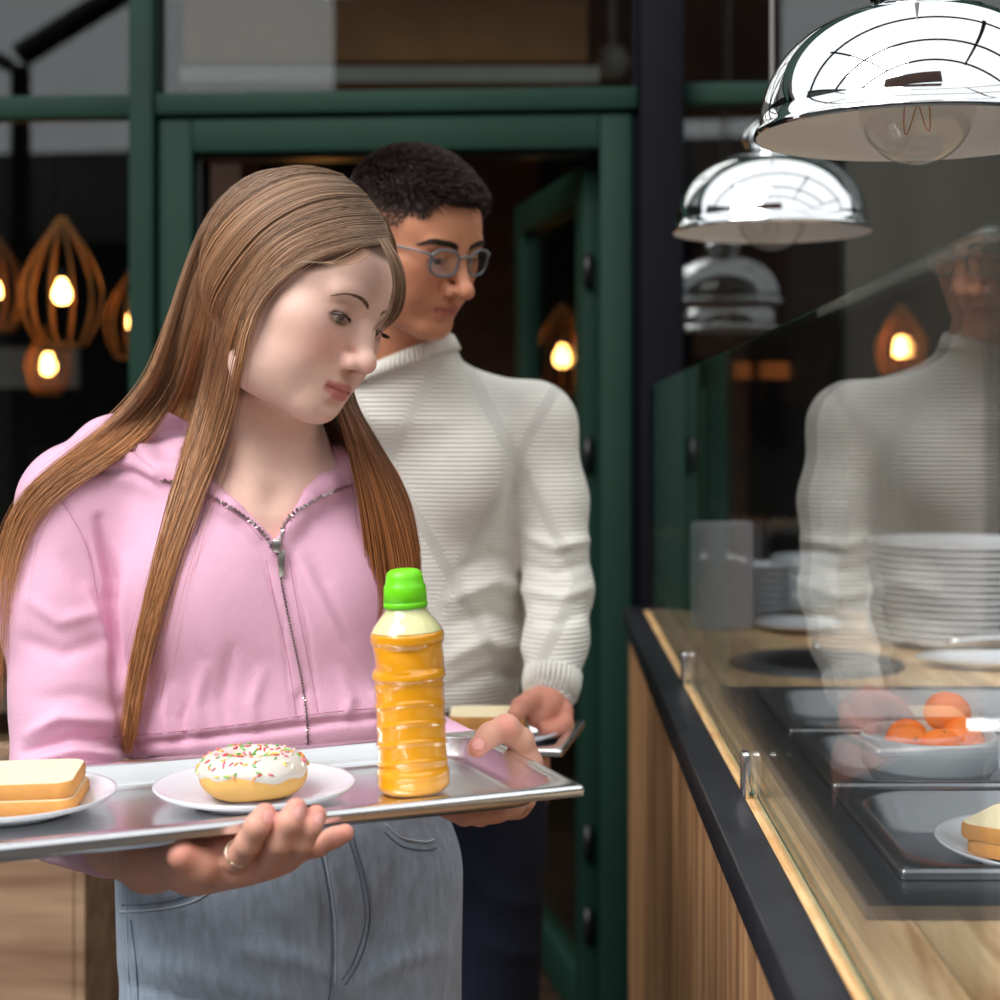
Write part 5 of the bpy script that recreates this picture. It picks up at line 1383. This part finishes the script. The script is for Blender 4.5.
def torus(R, rx, rz, z0_, n=64, m=24, f=None, a0=0, a1=2*math.pi):
    V = []; F = []
    for i in range(n):
        A = 2*math.pi*i/n
        for j in range(m):
            B = a0+(a1-a0)*j/(m-1 if a1-a0 < 6.2 else m); r_ = R+rx*math.cos(B); zq = z0_+rz*math.sin(B)
            if f: r_, zq = f(A, B, r_, zq)
            V.append((r_*math.cos(A), r_*math.sin(A), zq))
    mm = m if a1-a0 > 6.2 else m-1
    for i in range(n):
        for j in range(mm):
            F.append((i*m+j, ((i+1) % n)*m+j, ((i+1) % n)*m+(j+1) % m, i*m+(j+1) % m))
    return V, F
R_, rx_, rz_ = .0270, .0182, .0172
dnl = Vector(dn.location)
def put(name, VF, m, par): 
    o = mk(name, np.array(VF[0])+np.array(dnl), VF[1], m, par, True); return o
put('dough', torus(R_, rx_, rz_*.97, rz_, f=lambda A, B, r, z: (r+.0006*math.sin(3*A+1), max(.0002, z)+.0005*math.sin(4*A))), M_dough, dn)
def icf(A, B, r, z):
    return (r, z)
def drip(A): return -.02+.20*math.sin(3*A+.5)+.14*math.sin(7*A)+.07*math.sin(11*A+2)
V = []; F = []; n, m = 96, 22
for i in range(n):
    A = 2*math.pi*i/n
    for j in range(m):
        t = j/(m-1); b0 = .12+drip(A)*.6; b1 = math.pi*.93-drip(A+1)*.3; B = b0+(b1-b0)*t
        th = .0021*min(1, math.sin(math.pi*min(t, .999))*3)**.5
        if j in (0, m-1): th = -.0006
        r_ = R_+(rx_+th)*math.cos(B); V.append((r_*math.cos(A), r_*math.sin(A), rz_+(rz_*.97+th)*math.sin(B)))
for i in range(n):
    for j in range(m-1): F.append((i*m+j, ((i+1) % n)*m+j, ((i+1) % n)*m+j+1, i*m+j+1))
ic = put('icing', (V, F), M_icing, dn)
SPR = [mat('sprinkle_'+n_, c, .35) for n_, c in (('red', srgb(214, 50, 62)), ('green', srgb(110, 190, 80)), ('yellow', srgb(240, 214, 80)), ('orange', srgb(240, 150, 60)), ('white', srgb(246, 240, 226)), ('pink', srgb(226, 110, 130)))]
rs = random.Random(5)
def sprk():
    A = rs.uniform(0, 2*math.pi); B = rs.uniform(.25, math.pi*.9); th = .0026
    nrm = Vector((math.cos(B)*math.cos(A), math.cos(B)*math.sin(A), math.sin(B)))
    c = Vector(((R_+(rx_+th)*math.cos(B))*math.cos(A), (R_+(rx_+th)*math.cos(B))*math.sin(A), rz_+(rz_*.97+th)*math.sin(B)))
    t = nrm.orthogonal(); t.rotate(Matrix.Rotation(rs.uniform(0, 6.28), 3, nrm)); t.normalize(); return c, t, A
cnt_ = 0; rest = {k: MB() for k in range(6)}
for k in range(210):
    c, t, A = sprk(); near_ = math.sin(A) < .35; mi = rs.randrange(6)
    pts = [dnl+c-t*.0022, dnl+c-t*.0018, dnl+c+t*.0018, dnl+c+t*.0022]
    if near_ and cnt_ < 100:
        mk('sprinkle', *tubemesh(pts, [.0004, .0008, .0008, .0004], 6), SPR[mi], dn, True); cnt_ += 1
    else: rest[mi].tube(pts, [.0004, .0008, .0008, .0004], 6)
allr = MB()
for k in range(6): allr.add(rest[k].V, rest[k].F)
o = allr.build('sprinkles', SPR[0], dn, True); o['kind'] = 'stuff'
for k in range(1, 6): o.data.materials.append(SPR[k])
nf_ = 0; mi_ = []
for k in range(6): mi_ += [k]*len(rest[k].F)
o.data.polygons.foreach_set('material_index', mi_[:len(o.data.polygons)])
# bread plate at the left
pb = onT(9, 812, TF); plate((pb[0], pb[1], TF+.0012), .0850, 'white plate with two bread slices, cut by the left edge of the picture', 'plates on the held tray', h=.015)
bread((pb[0]+.003, pb[1]+.004, TF+.0062), .12, .108, .095, .0115, 'lower bread slice on the left plate of the held tray', 'bread slices on the held tray')
bread((pb[0]+.000, pb[1]+.006, TF+.0183), .15, .108, .095, .0125, 'upper bread slice on the left plate of the held tray', 'bread slices on the held tray')
# juice bottle
bc = onT(414, 792, TF); bt = empty('juice_bottle', tuple(bc), 'small ribbed bottle of orange juice with a green cap', 'bottle')
def bprof(z):
    # radius of the bottle by height (m)
    K_ = [(0, .0255), (.003, .0300), (.008, .0318), (.014, .0312), (.018, .0318), (.026, .0306), (.060, .0302), (.092, .0304), (.108, .0300), (.111, .0322), (.116, .0318), (.120, .0300), (.128, .0300), (.138, .0296), (.141, .0300), (.146, .0322), (.152, .0322), (.158, .0300), (.164, .0262), (.170, .0218), (.175, .0186), (.182, .0172), (.190, .0168)]
    return float(np.interp(z, [k[0] for k in K_], [k[1] for k in K_]))
ZS = np.concatenate([np.linspace(0, .02, 10), np.linspace(.022, .190, 110)]); SCB = .1905/.2155
zs_ = ZS*1.0
def bottlemesh(off, z1=.190, n=96):
    V = []; F = []; Z_ = [z for z in ZS if z <= z1]
    for z in Z_:
        for i in range(n):
            A = 2*math.pi*i/n; r = bprof(z)
            if .022 < z < .108:
                ph = (z-.022)/.0185+.16*math.sin(A*2+1.2); f = ph-math.floor(ph); r += .0011*math.exp(-((f-.5)/.10)**2)-.0005
            if .118 < z < .142: r += .0013*math.sin(A*3+z*110)
            V.append(((r+off)*math.cos(A), (r+off)*math.sin(A), z*SCB+(.0004 if off < 0 and z < .002 else 0)))
    m = len(Z_)
    for j in range(m-1):
        for i in range(n): F.append((j*n+i, j*n+(i+1) % n, (j+1)*n+(i+1) % n, (j+1)*n+i))
    F.append(tuple(range(n))[::-1])
    if off < 0: F.append(tuple((m-1)*n+i for i in range(n)))
    return V, F
M_pet = glassmat('clear_plastic', (.97, .98, .97, 1), .05, .04); M_juice = mat('orange_juice', srgb(248, 168, 6), .35, noise=(30, .05), **{'Coat_Weight': .5, 'Coat_Roughness': .08})
M_capg = mat('lime_green_cap', srgb(116, 226, 20), .35, **{'Subsurface_Weight': .15}); M_capt = mat('green_tamper_ring', srgb(96, 190, 30), .35)
def putb(name, V, F, m, par, sm=True): return mk(name, np.array(V)+bc, F, m, par, sm)
V, F = bottlemesh(0); putb('plastic_shell', V, F, M_pet, bt)
V, F = bottlemesh(-.0009, .1550); putb('juice', V, F, M_juice, bt)
V, F = [], []
zz_f = np.linspace(.1552, .1800, 10)
for z in zz_f:
    for i in range(48): A = 2*math.pi*i/48; r = bprof(z)-.0012; V.append((r*math.cos(A), r*math.sin(A), z*SCB))
for j in range(9):
    for i in range(48): F.append((j*48+i, j*48+(i+1) % 48, (j+1)*48+(i+1) % 48, (j+1)*48+i))
F.append(tuple(9*48+i for i in range(48)))
putb('juice_foam', V, F, mat('pale_juice_foam', srgb(232, 228, 170), .4), bt)
def cl(prof, n=64, rib=0):
    V = []; F = []
    for r, z in prof:
        for i in range(n):
            A = 2*math.pi*i/n; q_ = r*(1+rib*(1 if (i % 2) else -1)*(r > .0150)); V.append((q_*math.cos(A), q_*math.sin(A), z))
    for j in range(len(prof)-1):
        for i in range(n): F.append((j*n+i, j*n+(i+1) % n, (j+1)*n+(i+1) % n, (j+1)*n+i))
    return V, F
zc0 = .190*SCB-.012
V, F = cl([(.0185, zc0-.002), (.0200, zc0-.001), (.0200, zc0), (.0175, zc0+.001)]); putb('neck_ring', V, F, M_pet, bt)
V, F = cl([(.0165, zc0+.001), (.0186, zc0+.0015), (.0186, zc0+.006), (.0178, zc0+.0065), (.0184, zc0+.007), (.0178, zc0+.0195), (.0170, zc0+.0210)], 80, .012); cpo = putb('cap', V, F, M_capg, bt)
V, F = cl([(.0172, zc0+.0205), (.0166, zc0+.0215), (.0158, zc0+.0270), (.0150, zc0+.0310), (.0120, zc0+.0335), (.0080, zc0+.0345), (.0005, zc0+.0347)]); putb('sport_lid', V, F, M_capg, cpo)
bt.rotation_euler = (0, -math.radians(2.6), 0)   # bottle tilt: it leans a little
bt.location.z += .0012
# ---------------------------------------------------------------- the boy's tray
F2 = np.array((.0278, 1.850)); u2 = np.array((-.985, .172)); v2_ = np.array((.172, .985)); T2 = .9127; hl2, hw2 = .245, .0925
c2 = F2+u2*hl2+v2_*hw2; a2_ = math.atan2(-u2[1], -u2[0])
pan('serving_tray', (c2[0], c2[1], T2), a2_, hl2, hw2, .020, .0145, M_steel, 'steel tray held by the boy, carrying a plate of bread', 'tray', None, lip=.008, rc=.028, inset=.010)
TF2 = T2-.020
pp = onT(503, 741, TF2); plate((pp[0], pp[1]+.0, TF2+.0012), .074, 'white plate under the bread on the tray of the boy', None, h=.016)
bread((pp[0]-.020, pp[1]+.002, TF2+.0065), .05, .092, .080, .0145, 'lower bread slice on the plate of the boy', 'bread slices of the boy')
bread((pp[0]-.020, pp[1]+.002, TF2+.0216), .02, .092, .080, .0150, 'upper bread slice on the plate of the boy', 'bread slices of the boy')
# ring on the girl's hand
rg = MB(); cR = PV(240, 853, 1.192); tdir = Vector(PV(248, 843, 1.178)-PV(236, 860, 1.200)).normalized(); s1 = tdir.orthogonal().normalized(); s2 = tdir.cross(s1)
rg.tube([Vector(cR)+(s1*math.cos(a)+s2*math.sin(a))*.0108 for a in np.linspace(0, 2*math.pi, 33)], .0006, 6)
tag(rg.build('ring', mat('pale_gold', (.80, .72, .58, 1), .25, metal=1), None, True), 'thin gold ring on the index finger of the girl', 'ring')
